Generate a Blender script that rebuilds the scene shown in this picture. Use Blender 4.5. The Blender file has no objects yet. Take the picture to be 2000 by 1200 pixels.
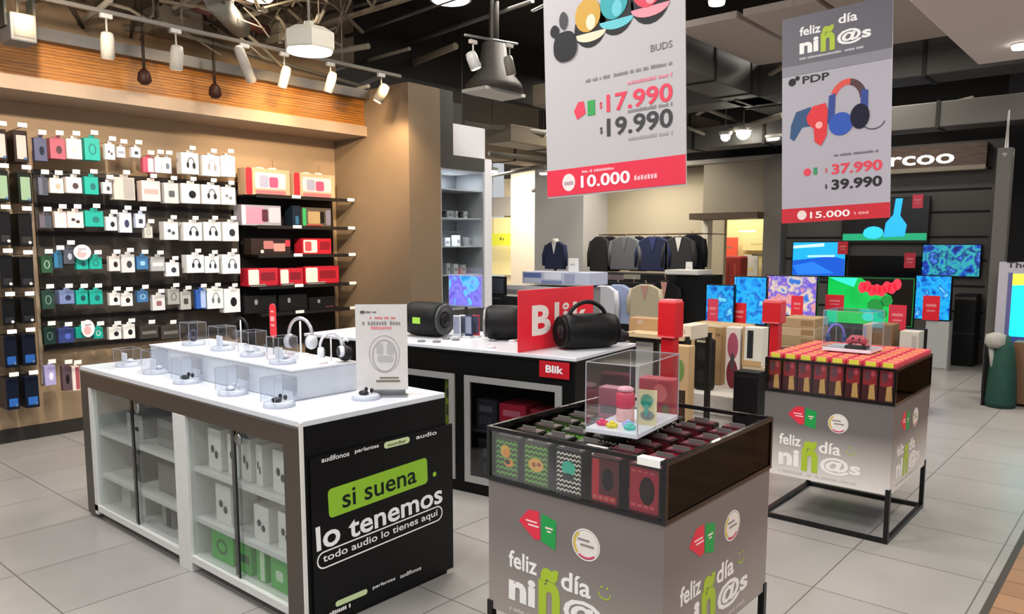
import bpy, math, random
from mathutils import Vector as V, Matrix
random.seed(7)
S=bpy.context.scene
COL=S.collection
PI=math.pi
# ---------------------------------------------------------------- camera
H=1.6; FPX=1500.; PCX,PCY=1000.,650.
AZ=math.radians(40.6); PT=math.atan(170/FPX)
FW=V((math.cos(AZ)*math.cos(PT),math.sin(AZ)*math.cos(PT),-math.sin(PT)))
RT=V((math.sin(AZ),-math.cos(AZ),0)); UP=RT.cross(FW); EYE=V((0,0,H))
cd=bpy.data.cameras.new('camera'); cam=bpy.data.objects.new('camera',cd); COL.objects.link(cam)
cd.sensor_width=36; cd.lens=36*FPX/2000; cd.shift_y=(PCY-600)/2000; cd.clip_end=100; cd.clip_start=.05
cam.matrix_world=Matrix.Translation(EYE)@Matrix((RT,UP,-FW)).transposed().to_4x4()
S.camera=cam
# ---------------------------------------------------------------- world, exposure
w=bpy.data.worlds.new('world'); S.world=w; w.use_nodes=True
bg=w.node_tree.nodes['Background']; bg.inputs[0].default_value=(.93,.96,1,1); bg.inputs[1].default_value=.5
S.view_settings.view_transform='Standard'; S.view_settings.look='None'
S.view_settings.gamma=1; S.view_settings.use_curve_mapping=False; S.view_settings.exposure=.25
# ---------------------------------------------------------------- large lights (overhead fill added without fixtures, for diffuse light in the hall)
def area(loc,size,power,col=(1,.97,.93),sy=None,rot=(0,0,0)):
    l=bpy.data.lights.new('fill_and_lamp_light','AREA'); l.energy=power; l.color=col; l.size=size
    if sy: l.shape='RECTANGLE'; l.size_y=sy
    o=bpy.data.objects.new('fill_and_lamp_light',l); o.location=loc; o.rotation_euler=rot; COL.objects.link(o); return o
for (x,y,p,z) in ((-.6,1.2,40,4),(1.2,-.8,40,4),(-.6,4.6,34,4),(3.9,-.6,40,4),(1.4,3.2,46,4),(3.7,3.6,36,4),(6.8,.6,26,3.17),(6.4,4.8,30,4),(7.6,2.5,26,3.58),(9.9,7.0,42,4),(10.0,.3,30,4),(9.9,3.0,34,4)):
    area((x,y,z),1.0,p*1.75,(1,.985,.97) if x<1.5 else (1,.93,.84))
def spot(loc,to,power,ang=60,col=(1,.72,.42),blend=.8,size=.04):
    l=bpy.data.lights.new('spot_beam','SPOT'); l.energy=power; l.color=col; l.spot_size=math.radians(ang); l.spot_blend=blend; l.shadow_soft_size=size
    o=bpy.data.objects.new('spot_beam',l); o.location=loc; o.rotation_euler=(V(to)-V(loc)).to_track_quat('-Z','Y').to_euler(); COL.objects.link(o)

# ---------------------------------------------------------------- pixel -> point on a real plane
def ray(x,y): return FW+RT*((x-PCX)/FPX)-UP*((y-PCY)/FPX)
def onX(x,y,X): d=ray(x,y); return EYE+d*(X/d.x)
def onY(x,y,Y): d=ray(x,y); return EYE+d*(Y/d.y)
def onZ(x,y,z): d=ray(x,y); return EYE+d*((z-H)/d.z)

# ---------------------------------------------------------------- materials
def srgb(h):
    if isinstance(h,str):
        c=[int(h[i:i+2],16)/255 for i in (0,2,4)]
        return tuple(((v+.055)/1.055)**2.4 if v>.04045 else v/12.92 for v in c)
    return h
MC={}
def mat(h,rough=.5,metal=0,emit=0,noise=.06,scale=30,coat=0):
    k=(h,rough,metal,emit,noise,scale,coat)
    if k in MC: return MC[k]
    m=bpy.data.materials.new('mat_'+str(h)); m.use_nodes=True; nt=m.node_tree; b=nt.nodes['Principled BSDF']
    c=srgb(h); b.inputs['Base Color'].default_value=(*c,1); b.inputs['Roughness'].default_value=rough; b.inputs['Metallic'].default_value=metal
    if max(c)<.03 and not metal: b.inputs['Specular IOR Level'].default_value=.22
    if coat: b.inputs['Coat Weight'].default_value=coat
    if emit:
        b.inputs['Emission Color'].default_value=(*c,1); b.inputs['Emission Strength'].default_value=emit
    elif noise:
        tc=nt.nodes.new('ShaderNodeTexCoord'); n=nt.nodes.new('ShaderNodeTexNoise'); n.inputs['Scale'].default_value=scale
        mx=nt.nodes.new('ShaderNodeMix'); mx.data_type='RGBA'
        mx.inputs[6].default_value=(*[v*(1-noise) for v in c],1); mx.inputs[7].default_value=(*[min(1,v*(1+noise)) for v in c],1)
        nt.links.new(tc.outputs['Object'],n.inputs['Vector']); nt.links.new(n.outputs['Fac'],mx.inputs[0]); nt.links.new(mx.outputs[2],b.inputs['Base Color'])
    MC[k]=m; return m
def clear(tint=(1,1,1),gl=.12,name='clear_acrylic'):
    m=bpy.data.materials.new(name); m.use_nodes=True; nt=m.node_tree; nt.nodes.remove(nt.nodes['Principled BSDF'])
    t=nt.nodes.new('ShaderNodeBsdfTransparent'); t.inputs[0].default_value=(*tint,1)
    g=nt.nodes.new('ShaderNodeBsdfGlossy'); g.inputs['Roughness'].default_value=.05
    f=nt.nodes.new('ShaderNodeLayerWeight'); f.inputs[0].default_value=.35
    ad=nt.nodes.new('ShaderNodeMath'); ad.operation='MULTIPLY_ADD'; ad.inputs[1].default_value=.22; ad.inputs[2].default_value=gl*.15
    mx=nt.nodes.new('ShaderNodeMixShader'); nt.links.new(f.outputs['Fresnel'],ad.inputs[0]); nt.links.new(ad.outputs[0],mx.inputs[0])
    nt.links.new(t.outputs[0],mx.inputs[1]); nt.links.new(g.outputs[0],mx.inputs[2])
    nt.links.new(mx.outputs[0],nt.nodes['Material Output'].inputs[0]); return m
CLEAR=clear((.96,.97,.98)); CLEARB=clear((.91,.93,.96),.25,'frosted_acrylic'); DGLASS=clear((.85,.86,.88),.2,'smoked_glass'); DPANEL=clear((.10,.09,.09),.2,'dark_acrylic'); GLASS=clear((.95,.97,.97),.1,'door_glass')
def nodes_mat(name,rough=.5):
    m=bpy.data.materials.new(name); m.use_nodes=True; nt=m.node_tree; b=nt.nodes['Principled BSDF']; b.inputs['Roughness'].default_value=rough
    tc=nt.nodes.new('ShaderNodeTexCoord'); mp=nt.nodes.new('ShaderNodeMapping'); nt.links.new(tc.outputs['Object'],mp.inputs[0]); return m,nt,b,mp
def tile_mat():
    m,nt,b,mp=nodes_mat('porcelain_tiles',.3); mp.inputs['Location'].default_value=(-.55,-.575,0)
    br=nt.nodes.new('ShaderNodeTexBrick'); br.offset=0; br.inputs['Scale'].default_value=1; br.inputs['Brick Width'].default_value=.6; br.inputs['Row Height'].default_value=.6
    br.inputs['Mortar Size'].default_value=.004; br.inputs['Mortar Smooth'].default_value=.3
    br.inputs['Color1'].default_value=(*srgb('a9a5a1'),1); br.inputs['Color2'].default_value=(*srgb('a29e9a'),1); br.inputs['Mortar'].default_value=(*srgb('6f6a66'),1)
    n=nt.nodes.new('ShaderNodeTexNoise'); n.inputs['Scale'].default_value=3; n.inputs['Detail'].default_value=6
    mx=nt.nodes.new('ShaderNodeMix'); mx.data_type='RGBA'; mx.blend_type='MULTIPLY'; mx.inputs[0].default_value=.25
    nt.links.new(mp.outputs[0],br.inputs['Vector']); nt.links.new(mp.outputs[0],n.inputs['Vector'])
    nt.links.new(br.outputs['Color'],mx.inputs[6]); nt.links.new(n.outputs['Fac'],mx.inputs[7]); nt.links.new(mx.outputs[2],b.inputs['Base Color'])
    return m
def wood_mat(name,c1,c2,scale=(1,1,1),rough=.5):
    m,nt,b,mp=nodes_mat(name,rough); mp.inputs['Scale'].default_value=scale
    n=nt.nodes.new('ShaderNodeTexNoise'); n.inputs['Scale'].default_value=4; n.inputs['Detail'].default_value=8; n.inputs['Roughness'].default_value=.65
    r=nt.nodes.new('ShaderNodeValToRGB'); r.color_ramp.elements[0].position=.36; r.color_ramp.elements[1].position=.62
    r.color_ramp.elements[0].color=(*srgb(c1),1); r.color_ramp.elements[1].color=(*srgb(c2),1)
    nt.links.new(mp.outputs[0],n.inputs['Vector']); nt.links.new(n.outputs['Fac'],r.inputs[0]); nt.links.new(r.outputs[0],b.inputs['Base Color']); return m
def grad_mat(name,c1,c2,z1,z2,rough=.45,axis=2):   # printed two-tone artwork (fades from one ink to the other)
    m,nt,b,mp=nodes_mat(name,rough); sp=nt.nodes.new('ShaderNodeSeparateXYZ'); mr=nt.nodes.new('ShaderNodeMapRange')
    mr.inputs[1].default_value=z1; mr.inputs[2].default_value=z2; r=nt.nodes.new('ShaderNodeValToRGB')
    r.color_ramp.elements[0].color=(*srgb(c1),1); r.color_ramp.elements[1].color=(*srgb(c2),1)
    nt.links.new(mp.outputs[0],sp.inputs[0]); nt.links.new(sp.outputs[axis],mr.inputs[0]); nt.links.new(mr.outputs[0],r.inputs[0]); nt.links.new(r.outputs[0],b.inputs['Base Color']); return m
def screen_mat(name,cols,scale=6,strength=1.1,seed=0,kind='noise'):   # lit screen showing a picture
    m,nt,b,mp=nodes_mat(name,.25); mp.inputs['Location'].default_value=(seed*3.1,seed*1.7,seed)
    n=nt.nodes.new('ShaderNodeTexNoise' if kind=='noise' else 'ShaderNodeTexVoronoi'); n.inputs['Scale'].default_value=scale
    r=nt.nodes.new('ShaderNodeValToRGB'); r.color_ramp.interpolation='LINEAR'
    k=len(cols); lo,hi=(.3,.7) if kind=='noise' else (.05,.8)
    e=r.color_ramp.elements; e[0].position=lo; e[0].color=(*srgb(cols[0]),1); e[1].position=hi; e[1].color=(*srgb(cols[-1]),1)
    for i in range(1,k-1):
        q=e.new(lo+(hi-lo)*i/(k-1)); q.color=(*srgb(cols[i]),1)
    nt.links.new(mp.outputs[0],n.inputs['Vector']); nt.links.new(n.outputs[0],r.inputs[0])
    nt.links.new(r.outputs[0],b.inputs['Emission Color']); b.inputs['Emission Strength'].default_value=strength; b.inputs['Base Color'].default_value=(0,0,0,1); return m
def slat_mat():
    m,nt,b,mp=nodes_mat('thin_wood_slats',.5)
    sp=nt.nodes.new('ShaderNodeSeparateXYZ'); w=nt.nodes.new('ShaderNodeTexWave'); w.bands_direction='Z'; w.inputs['Scale'].default_value=13; w.inputs['Distortion'].default_value=2.5; w.inputs['Detail'].default_value=4; w.inputs['Detail Scale'].default_value=3
    mp.inputs['Scale'].default_value=(.25,1,1)
    n=nt.nodes.new('ShaderNodeTexNoise'); n.inputs['Scale'].default_value=5; n.inputs['Detail'].default_value=8
    n2=nt.nodes.new('ShaderNodeMapping'); n2.inputs['Scale'].default_value=(1,1,22); nt.links.new(mp.outputs[0],n2.inputs[0]); nt.links.new(n2.outputs[0],n.inputs['Vector'])
    r=nt.nodes.new('ShaderNodeValToRGB'); r.color_ramp.elements[0].color=(*srgb('3a1d07'),1); r.color_ramp.elements[1].color=(*srgb('aa6e26'),1); r.color_ramp.elements[0].position=.25; r.color_ramp.elements[1].position=.75
    ad=nt.nodes.new('ShaderNodeMath'); ad.operation='MULTIPLY_ADD'; ad.inputs[1].default_value=.28
    nt.links.new(mp.outputs[0],w.inputs['Vector']); nt.links.new(w.outputs['Fac'],ad.inputs[0]); ms=nt.nodes.new('ShaderNodeMath'); ms.operation='MULTIPLY'; ms.inputs[1].default_value=.85
    nt.links.new(n.outputs['Fac'],ms.inputs[0]); nt.links.new(ms.outputs[0],ad.inputs[2]); nt.links.new(ad.outputs[0],r.inputs[0]); nt.links.new(r.outputs[0],b.inputs['Base Color']); return m
WHITE=mat('e6e6e8',.35); WGL=mat('dcdfe6',.25,coat=.2); BLACK=mat('090909',.45); BLK2=mat('121213',.55); GREY=mat('808080',.5)
STEEL=mat('9a9a9a',.3,1); DMET=mat('141313',.35,.3); RED=mat('d8202c',.4); TAG=mat('f2f0ea',.5); KRAFT=mat('a5835b',.7); TAUPE=mat('4d423b',.35,.2)
CREAM=mat('efe2cf',.6); PINK=mat('e0506e',.45); TEAL=mat('14a596',.4); YEL=mat('e6d24a',.5); GRN=mat('57b04a',.5); LIME=mat('a6c83a',.5)

# ---------------------------------------------------------------- mesh building
class MB:
    def __init__(s): s.v=[]; s.f=[]; s.sm=[]
    def add(s,vs,fs,sm=False):
        n=len(s.v); s.v+=[V(p) for p in vs]; s.f+=[tuple(i+n for i in f) for f in fs]; s.sm+=[sm]*len(fs); return s
    def box(s,a,b):
        x0,x1=sorted((a[0],b[0])); y0,y1=sorted((a[1],b[1])); z0,z1=sorted((a[2],b[2]))
        return s.add([(x,y,z) for x in (x0,x1) for y in (y0,y1) for z in (z0,z1)],[(0,1,3,2),(4,6,7,5),(0,4,5,1),(2,3,7,6),(0,2,6,4),(1,5,7,3)])
    def prism(s,pts,d):
        d=V(d); n=len(pts); P=[V(p) for p in pts]
        return s.add(P+[p+d for p in P],[tuple(range(n))[::-1],tuple(range(n,2*n))]+[(i,(i+1)%n,(i+1)%n+n,i+n) for i in range(n)])
    def tube(s,pts,r,n=8,cap=True):
        P=[V(p) for p in pts]; R=r if isinstance(r,(list,tuple)) else [r]*len(P); vs=[]; fs=[]
        ref=None
        for i,p in enumerate(P):
            d=(P[min(i+1,len(P)-1)]-P[max(i-1,0)]).normalized()
            if ref is None: ref=V((0,0,1)) if abs(d.z)<.9 else V((1,0,0))
            a=d.cross(ref)
            if a.length<1e-4: a=d.cross(V((0,1,0)))
            a.normalize(); b=d.cross(a); ref=b if False else ref
            for k in range(n):
                t=2*PI*k/n; vs.append(p+(a*math.cos(t)+b*math.sin(t))*R[i])
        for i in range(len(P)-1):
            for k in range(n): fs.append((i*n+k,i*n+(k+1)%n,(i+1)*n+(k+1)%n,(i+1)*n+k))
        s.add(vs,fs,True)
        if cap:
            m=len(s.v)-len(vs); s.f+=[tuple(m+k for k in range(n))[::-1],tuple(m+(len(P)-1)*n+k for k in range(n))]; s.sm+=[False]*2
        return s
    def lathe(s,prof,c=(0,0,0),ax=(0,0,1),n=24,sc=(1,1)):
        c=V(c); ax=V(ax).normalized(); a=V((1,0,0)) if abs(ax.x)<.9 else V((0,1,0)); a=(a-ax*a.dot(ax)).normalized(); b=ax.cross(a); vs=[]; fs=[]
        for r,h in prof:
            for k in range(n):
                t=2*PI*k/n; vs.append(c+ax*h+(a*math.cos(t)*sc[0]+b*math.sin(t)*sc[1])*r)
        for i in range(len(prof)-1):
            for k in range(n): fs.append((i*n+k,i*n+(k+1)%n,(i+1)*n+(k+1)%n,(i+1)*n+k))
        fs.append(tuple(range(n))[::-1]); fs.append(tuple((len(prof)-1)*n+k for k in range(n)))
        return s.add(vs,fs,True)
    def ball(s,c,r,n=12,m=7):
        r=(r,)*3 if isinstance(r,(int,float)) else r; c=V(c); vs=[c+V((0,0,-r[2]))]; fs=[]
        for i in range(1,m):
            ph=-PI/2+PI*i/m
            for k in range(n): t=2*PI*k/n; vs.append(c+V((math.cos(t)*math.cos(ph)*r[0],math.sin(t)*math.cos(ph)*r[1],math.sin(ph)*r[2])))
        vs.append(c+V((0,0,r[2]))); L=len(vs)-1
        for k in range(n): fs.append((0,1+(k+1)%n,1+k)); fs.append((L,1+(m-2)*n+k,1+(m-2)*n+(k+1)%n))
        for i in range(m-2):
            for k in range(n): fs.append((1+i*n+k,1+i*n+(k+1)%n,1+(i+1)*n+(k+1)%n,1+(i+1)*n+k))
        return s.add(vs,fs,True)
    def build(s,name,m,parent=None,world=False,bev=0,label=None,kind=None):
        vs=s.v
        if world and parent is not None:
            rt=parent
            while rt.parent is not None: rt=rt.parent
            inv=(Matrix.Translation(rt.location)@Matrix.Rotation(rt.rotation_euler.z,4,'Z')).inverted(); vs=[inv@p for p in vs]
        me=bpy.data.meshes.new(name); me.from_pydata([tuple(p) for p in vs],[],s.f); me.materials.append(m)
        me.polygons.foreach_set('use_smooth',s.sm); me.update()
        o=bpy.data.objects.new(name,me); COL.objects.link(o)
        if parent is not None: o.parent=parent
        if bev:
            b=o.modifiers.new('bevel','BEVEL'); b.width=bev; b.segments=2; b.limit_method='ANGLE'; b.angle_limit=math.radians(50)
        if label: o['label']=label
        if kind: o['kind']=kind
        return o
def tag(o,label,cat,group=None,kind=None):
    o['label']=label; o['category']=cat
    if group: o['group']=group
    if kind: o['kind']=kind
    return o
def T(name,label,cat,loc=(0,0,0),rz=0,group=None):
    o=bpy.data.objects.new(name,None); COL.objects.link(o); o.location=loc; o.rotation_euler=(0,0,rz); o.empty_display_size=.1
    return tag(o,label,cat,group)
def B(name,a,b,m,parent=None,world=False,bev=0,label=None): return MB().box(a,b).build(name,m,parent,world,bev,label)
def ST(name,a,b,m):
    o=B(name,a,b,m); o['kind']='structure'; return o
def copy_tree(o,loc,label=None,rz=None):
    c=o.copy(); COL.objects.link(c); c.location=loc
    if rz is not None: c.rotation_euler=(0,0,rz)
    if label: c['label']=label
    for ch in [q for q in ALLCH(o)]:
        d=ch.copy(); COL.objects.link(d); d.parent=c
        for g in ALLCH(ch):
            e=g.copy(); COL.objects.link(e); e.parent=d
    return c
def ALLCH(o): return [q for q in COL.objects if q.parent==o]
# flat artwork on a face: o = lower left corner, u / v = unit directions, n = outward
class Art:
    def __init__(s,o,u,v,root,world=True,th=.0006):
        s.o=V(o); s.u=V(u).normalized(); s.v=V(v).normalized(); s.n=s.u.cross(s.v).normalized(); s.root=root; s.w=world; s.th=th
    def p(s,a,b,l=0): return s.o+s.u*a+s.v*b+s.n*l
    def poly(s,name,pts,m,lift=1,label=None,parent=None):
        q=MB().prism([s.p(a,b,s.th*lift) for a,b in pts],s.n*s.th*.8)
        return q.build(name,m,parent or s.root,s.w and parent is None,label=label) if True else None
    def multi(s,name,polys,m,lift=1,label=None):
        q=MB()
        for pts in polys: q.prism([s.p(a,b,s.th*lift) for a,b in pts],s.n*s.th*.8)
        return q.build(name,m,s.root,s.w,label=label)
    def rect(s,name,a,b,c,d,m,lift=1,label=None): return s.poly(name,[(a,b),(c,b),(c,d),(a,d)],m,lift,label)
    def text(s,name,txt,x,y,w,h,m,lift=1,bold=.02,label=None,slant=0):
        if txt.startswith('#'):   # writing too small to be read in the photograph: a row of short strokes
            n_=max(4,int(w/h/.6)); R_=random.Random(n_*7+int(w*1000)); pl=[]; q=x; st_=w/n_
            for i in range(n_):
                if R_.random()<.86: pl.append([(q,y),(q+st_*.72,y),(q+st_*.72,y+h*R_.uniform(.6,1)),(q,y+h*R_.uniform(.6,1))])
                q+=st_
            return s.multi('small_print',pl,m,lift,label)
        if ' ' in txt and h>.015:
            def bd(q):
                c_=bpy.data.curves.new('t','FONT'); c_.body=q; c_.offset=bold; c_.resolution_u=3; o_=bpy.data.objects.new('t',c_); COL.objects.link(o_); bpy.context.view_layer.update()
                m_=bpy.data.meshes.new_from_object(o_.evaluated_get(bpy.context.evaluated_depsgraph_get())); xs=[v.co.x for v in m_.vertices]; ys=[v.co.y for v in m_.vertices]
                bpy.data.objects.remove(o_); bpy.data.curves.remove(c_); bpy.data.meshes.remove(m_); return min(xs),max(xs),min(ys),max(ys)
            X0_,X1_,Y0_,Y1_=bd(txt); pos=0; o=None
            for wd in txt.split(' '):
                pos=txt.index(wd,pos)+len(wd); a0,a1,b0,b1=bd(wd); e1=bd(txt[:pos])[1]; kx=w/(X1_-X0_); ky=h/(Y1_-Y0_)
                o=s.text(name,wd,x+(e1-(a1-a0)-X0_)*kx,y+(b0-Y0_)*ky,(a1-a0)*kx,(b1-b0)*ky,m,lift,bold,label)
            return o
        cu=bpy.data.curves.new('t','FONT'); cu.body=txt; cu.offset=bold; cu.extrude=.001; cu.resolution_u=3; cu.shear=slant
        to=bpy.data.objects.new('t',cu); COL.objects.link(to); bpy.context.view_layer.update()
        me=bpy.data.meshes.new_from_object(to.evaluated_get(bpy.context.evaluated_depsgraph_get())); bpy.data.objects.remove(to); bpy.data.curves.remove(cu)
        vs=[v.co.copy() for v in me.vertices]
        if not vs: return None
        x0=min(v.x for v in vs); x1=max(v.x for v in vs); y0=min(v.y for v in vs); y1=max(v.y for v in vs)
        for v,c in zip(me.vertices,vs):
            q=s.p(x+(c.x-x0)/(x1-x0)*w,y+(c.y-y0)/(y1-y0)*h,s.th*(lift+(.9 if c.z>0 else 0)))
            if s.w:
                q=(Matrix.Translation(s.root.location)@Matrix.Rotation(s.root.rotation_euler.z,4,'Z')).inverted()@q
            v.co=q
        me.materials.clear(); me.materials.append(m); me.name=name
        o=bpy.data.objects.new(name,me); COL.objects.link(o); o.parent=s.root
        if label: o['label']=label
        return o
def ell(cx,cy,rx,ry,n=20,a0=0,a1=2*PI):
    k=n if abs(a1-a0-2*PI)<1e-6 else n+1
    return [(cx+rx*math.cos(a0+(a1-a0)*i/n),cy+ry*math.sin(a0+(a1-a0)*i/n)) for i in range(k)]
def arc(cx,cy,rx,ry,t,a0,a1,n=14):
    return [[(cx+rx*math.cos(a0+(a1-a0)*j/n),cy+ry*math.sin(a0+(a1-a0)*j/n)) for j in (i,i+1)]+[(cx+(rx-t)*math.cos(a0+(a1-a0)*j/n),cy+(ry-t)*math.sin(a0+(a1-a0)*j/n)) for j in (i+1,i)] for i in range(n)]
def rrect(x0,y0,x1,y1,r,n=5):
    P=[]
    for cx,cy,a in ((x1-r,y0+r,-PI/2),(x1-r,y1-r,0),(x0+r,y1-r,PI/2),(x0+r,y0+r,PI)):
        P+=[(cx+r*math.cos(a+PI/2*i/n),cy+r*math.sin(a+PI/2*i/n)) for i in range(n+1)]
    return P
#SECTION structure
# ================================================================ SETTING
YW=7.13
WALLP=mat('9c8468',.75,noise=.04,scale=8); DARKP=mat('3a3836',.7); 
ST('floor',(-3,.53,-.1),(18,14,0),tile_mat())
o=ST('trim_1',(-3,.50,-.1),(18,.53,.003),mat('3a302a',.4))
fw=wood_mat('wood_floor','8e6a4a','b48a64',(1,12,1),.3)
def plank():
    m,nt,b,mp=nodes_mat('plank_floor',.3)
    br=nt.nodes.new('ShaderNodeTexBrick'); br.inputs['Scale'].default_value=1; br.inputs['Brick Width'].default_value=.18; br.inputs['Row Height'].default_value=1.2; br.inputs['Mortar Size'].default_value=.003
    br.inputs['Color1'].default_value=(*srgb('a67d5c'),1); br.inputs['Color2'].default_value=(*srgb('8f6a4c'),1); br.inputs['Mortar'].default_value=(*srgb('5a3f2c'),1)
    nt.links.new(mp.outputs[0],br.inputs[0]); nt.links.new(br.outputs[0],b.inputs['Base Color']); return m
ST('floor_wood',(-3,-5,-.1),(18,.50,0),plank())['label']='wooden plank floor beyond the dark strip'
ST('wall_left',(-2.5,YW,0),(5.35,YW+.15,3.6),WALLP)
ST('baseboard_left',(-2.5,YW-.03,0),(5.3,YW,.11),mat('2b2826',.5))
# ledge, slatted fascia, duct above
ST('trim_2',(-2.5,6.56,2.745),(5.3,YW,2.85),mat('9a8672',.6))
ST('trim_3',(-2.5,6.60,2.85),(5.3,6.66,3.12),slat_mat())
ST('trim_4',(-2.5,6.50,3.12),(5.3,6.72,3.21),mat('5d5a57',.4,.5))
ST('wall_left_upper',(-2.5,YW,3.6),(5.6,YW+.15,4.4),mat('7a6b57',.9,noise=.5,scale=5))
ST('wall_left_dark',(5.6,YW,3.6),(18,YW+.15,4.4),mat('2a2623',.8)); bpy.data.objects['wall_left_dark'].name='wall_left.002'; bpy.data.objects['wall_left_upper'].name='wall_left.001'
# return wall + column with a niche
g=mat('74624d',.7,noise=.05,scale=6)
ST('wall_return',(5.3,5.907,0),(5.74,7.28,3.22),g)
ST('wall_column',(5.74,5.907,2.42),(6.42,6.35,2.56),DARKP)
ST('wall_column',(5.74,5.907,0),(6.42,6.35,.9),DARKP)
ST('wall_column',(5.74,5.907,2.56),(5.93,6.35,3.22),DARKP)
ST('wall_column',(5.74,6.35,0),(6.52,7.28,3.22),DARKP)
ST('wall_column',(6.42,5.9,0),(6.53,6.35,2.56),mat('d9d8dc',.5))
ST('wall_column',(5.93,6.0,2.56),(6.53,6.35,2.91),mat('c9c8cc',.5))
# ceilings
ST('ceiling',(-3,4.75,4.12),(5.2,YW,4.16),mat('8a7b66',.9,noise=.45,scale=3))  # separate lighter deck patch, its colour raised in place of light on it
ST('ceiling',(-3,-5,4.4),(18,14,4.5),mat('26221f',.9,noise=.3,scale=2))
cp=mat('a69c94',.7)
for i,(a,b) in enumerate(((1.2,2.35),(2.41,3.05),(3.11,3.72))):
    ST('trim_5',(6.7-.9*0,a,3.62),(8.6,b,3.68),cp)
ST('trim_6',(5.7,-2.0,3.2),(8.05,1.44,3.32),mat('cfc9c8',.7))
# back of the store (plane X = 12)
XB=12.
ST('wall_back',(XB,-3,0),(XB+.15,4.62,3.0),mat('55524f',.7))
for z in (2.62,2.36,2.06,1.72,1.40,1.05,.7,.35): ST('trim_7',(XB-.015,1.9,z-.012),(XB,4.62,z+.012),mat('0e0e0e',.6))
ST('wall_back_column',(XB-.25,4.62,0),(XB+.1,4.9,2.95),mat('6d675f',.7))
ST('wall_back_beige',(XB-.02,4.9,2.05),(XB+.15,6.05,2.95),mat('8d8371',.8))
ST('wall_back_beige',(XB-.02,5.95,0),(XB+.15,6.06,2.05),mat('d9cfb9',.7))
ST('trim_8',(XB-.5,4.9,2.02),(XB-.0,6.05,2.12),mat('5d4c3a',.7))
ST('wall_alcove',(XB+.5,5.9,0),(XB+.6,8.4,3.2),mat('b9ab90',.8))
ST('wall_pillar',(XB-.3,8.3,0),(XB+.6,9.45,3.2),mat('bdb9b4',.7))
ST('wall_far',(14.6,3.0,0),(14.75,8.4,3.0),mat('d8c793',.7))
ST('wall_far',(16,8.0,0),(16.15,14,3.4),mat('e6d6b4',.7))
ST('wall_pillar',(13.2,10.4,0),(13.9,11.35,3.3),mat('e8d8c4',.7))
ST('wall_back',(XB+.2,-3,2.95),(XB+.35,9.5,4.4),mat('1c1a18',.8))
ST('wall_back',(16,8.0,3.4),(16.15,14,4.4),mat('4a4238',.8))
ST('wall_back',(14.6,3.0,3.0),(14.75,8.4,4.4),mat('3a342c',.8))
ST('wall_far',(12,9.5,3.3),(16,9.6,4.4),mat('4a4238',.8))
ST('trim_9',(XB-.05,4.62,2.95),(XB+.2,9.5,3.02),mat('8c857a',.6))
ST('wall_right',(XB-.9,.2,0),(XB-.7,1.9-.25,4.4),mat('0b0b0d',.8))
#SECTION counter
# ================================================================ FRONT DISPLAY COUNTER
X0,X1,Y0,Y1=1.73,2.54,2.60,4.82
c=T('display_counter','dark framed counter with white top, glass doors and black printed end, nearest on the left','counter',((X0+X1)/2,(Y0+Y1)/2,0))
W=dict(parent=c,world=True)
B('countertop',(X0,Y0,.875),(X1,Y1,.9),WGL,**W,bev=.003)
B('upper_frame',(X0-.002,Y0+.12,.785),(X0+.03,Y1-.10,.874),TAUPE,**W)
B('edge_trim',(X0-.004,Y0+.005,.868),(X0+.0,Y1,.878),STEEL,**W)
B('end_stile',(X0-.002,Y0+.004,.02),(X0+.03,Y0+.12,.874),TAUPE,**W)
B('end_stile',(X0-.002,Y1-.10,.02),(X0+.03,Y1-.002,.874),mat('3f3b38',.4),**W)
WM=mat('d4d3cf',.45)
B('divider_post',(X0-.004,3.555,.0),(X0+.4,3.68,.785),WM,**W,bev=.002)
B('side_post',(X0+.0,4.68,.03),(X0+.02,4.72,.785),WM,**W)
B('bottom_panel',(X0,Y0+.04,.05),(X1-.03,Y1-.03,.085),WM,**W)
B('back_panel',(X0+.42,Y0+.03,.05),(X0+.44,Y1-.03,.86),mat('908f8b',.6),**W)
B('inner_side',(X0+.02,4.66,.05),(X0+.42,4.68,.86),WM,**W)
B('inner_side',(X0+.02,Y0+.03,.05),(X0+.42,Y0+.05,.86),WM,**W)
for z in (.275,.53):
    for a,b in ((2.65,3.555),(3.68,4.66)): B('shelf',(X0+.03,a,z-.022),(X0+.42,b,z),WM,**W)
for a,b in ((2.72,3.17),(3.13,3.555),(3.68,4.21),(4.17,4.69)):
    k=.012 if a in (3.13,4.17) else .02
    d=B('glass_door',(X0+k,a,.09),(X0+k+.005,b,.785),GLASS,**W)
    s=MB().box((X0+k-.001,a-.004 if k==.012 else b-.006,.09),(X0+k+.006,a+.006 if k==.012 else b+.004,.785)).build('door_edge',mat('202022',.3),d,True)
for yy in (3.09,4.10): MB().lathe([(.001,0),(.028,.0),(.028,.006),(.001,.008)],(X0+.012,yy,.745),(-1,0,0),16).build('door_lock',STEEL,c,True)
B('white_corner_edge',(X0-.003,Y0-.006,.0),(X0+.012,Y0+.004,.895),mat('dedcd6',.4),**W)
B('end_panel',(X0+.012,Y0-.002,.0),(X1,Y0+.03,.874),mat('0b0b0c',.45),**W)
B('corner_leg',(X0+.01,4.72,.0),(X0+.05,Y1-.005,.05),mat('6a6a6a',.5),**W)
B('back_side',(X1-.03,Y0+.03,.05),(X1,Y1,.874),mat('1a1a1a',.5),**W)
B('far_side',(X0,Y1-.03,.05),(X1,Y1,.874),mat('2a2826',.5),**W)
B('plinth',(X0+.12,Y0+.06,0),(X1-.06,Y1-.1,.05),BLACK,**W)
B('poster_board',(X0+.035,Y0-.012,.02),(X1+.035,Y0-.003,.745),mat('0d0d0e',.4),**W)
A=Art((X0,Y0-.012,0),(1,0,0),(0,0,1),c)
WT=mat('f2f2f2',.5); LG=mat('8fc02c',.5)
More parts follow.
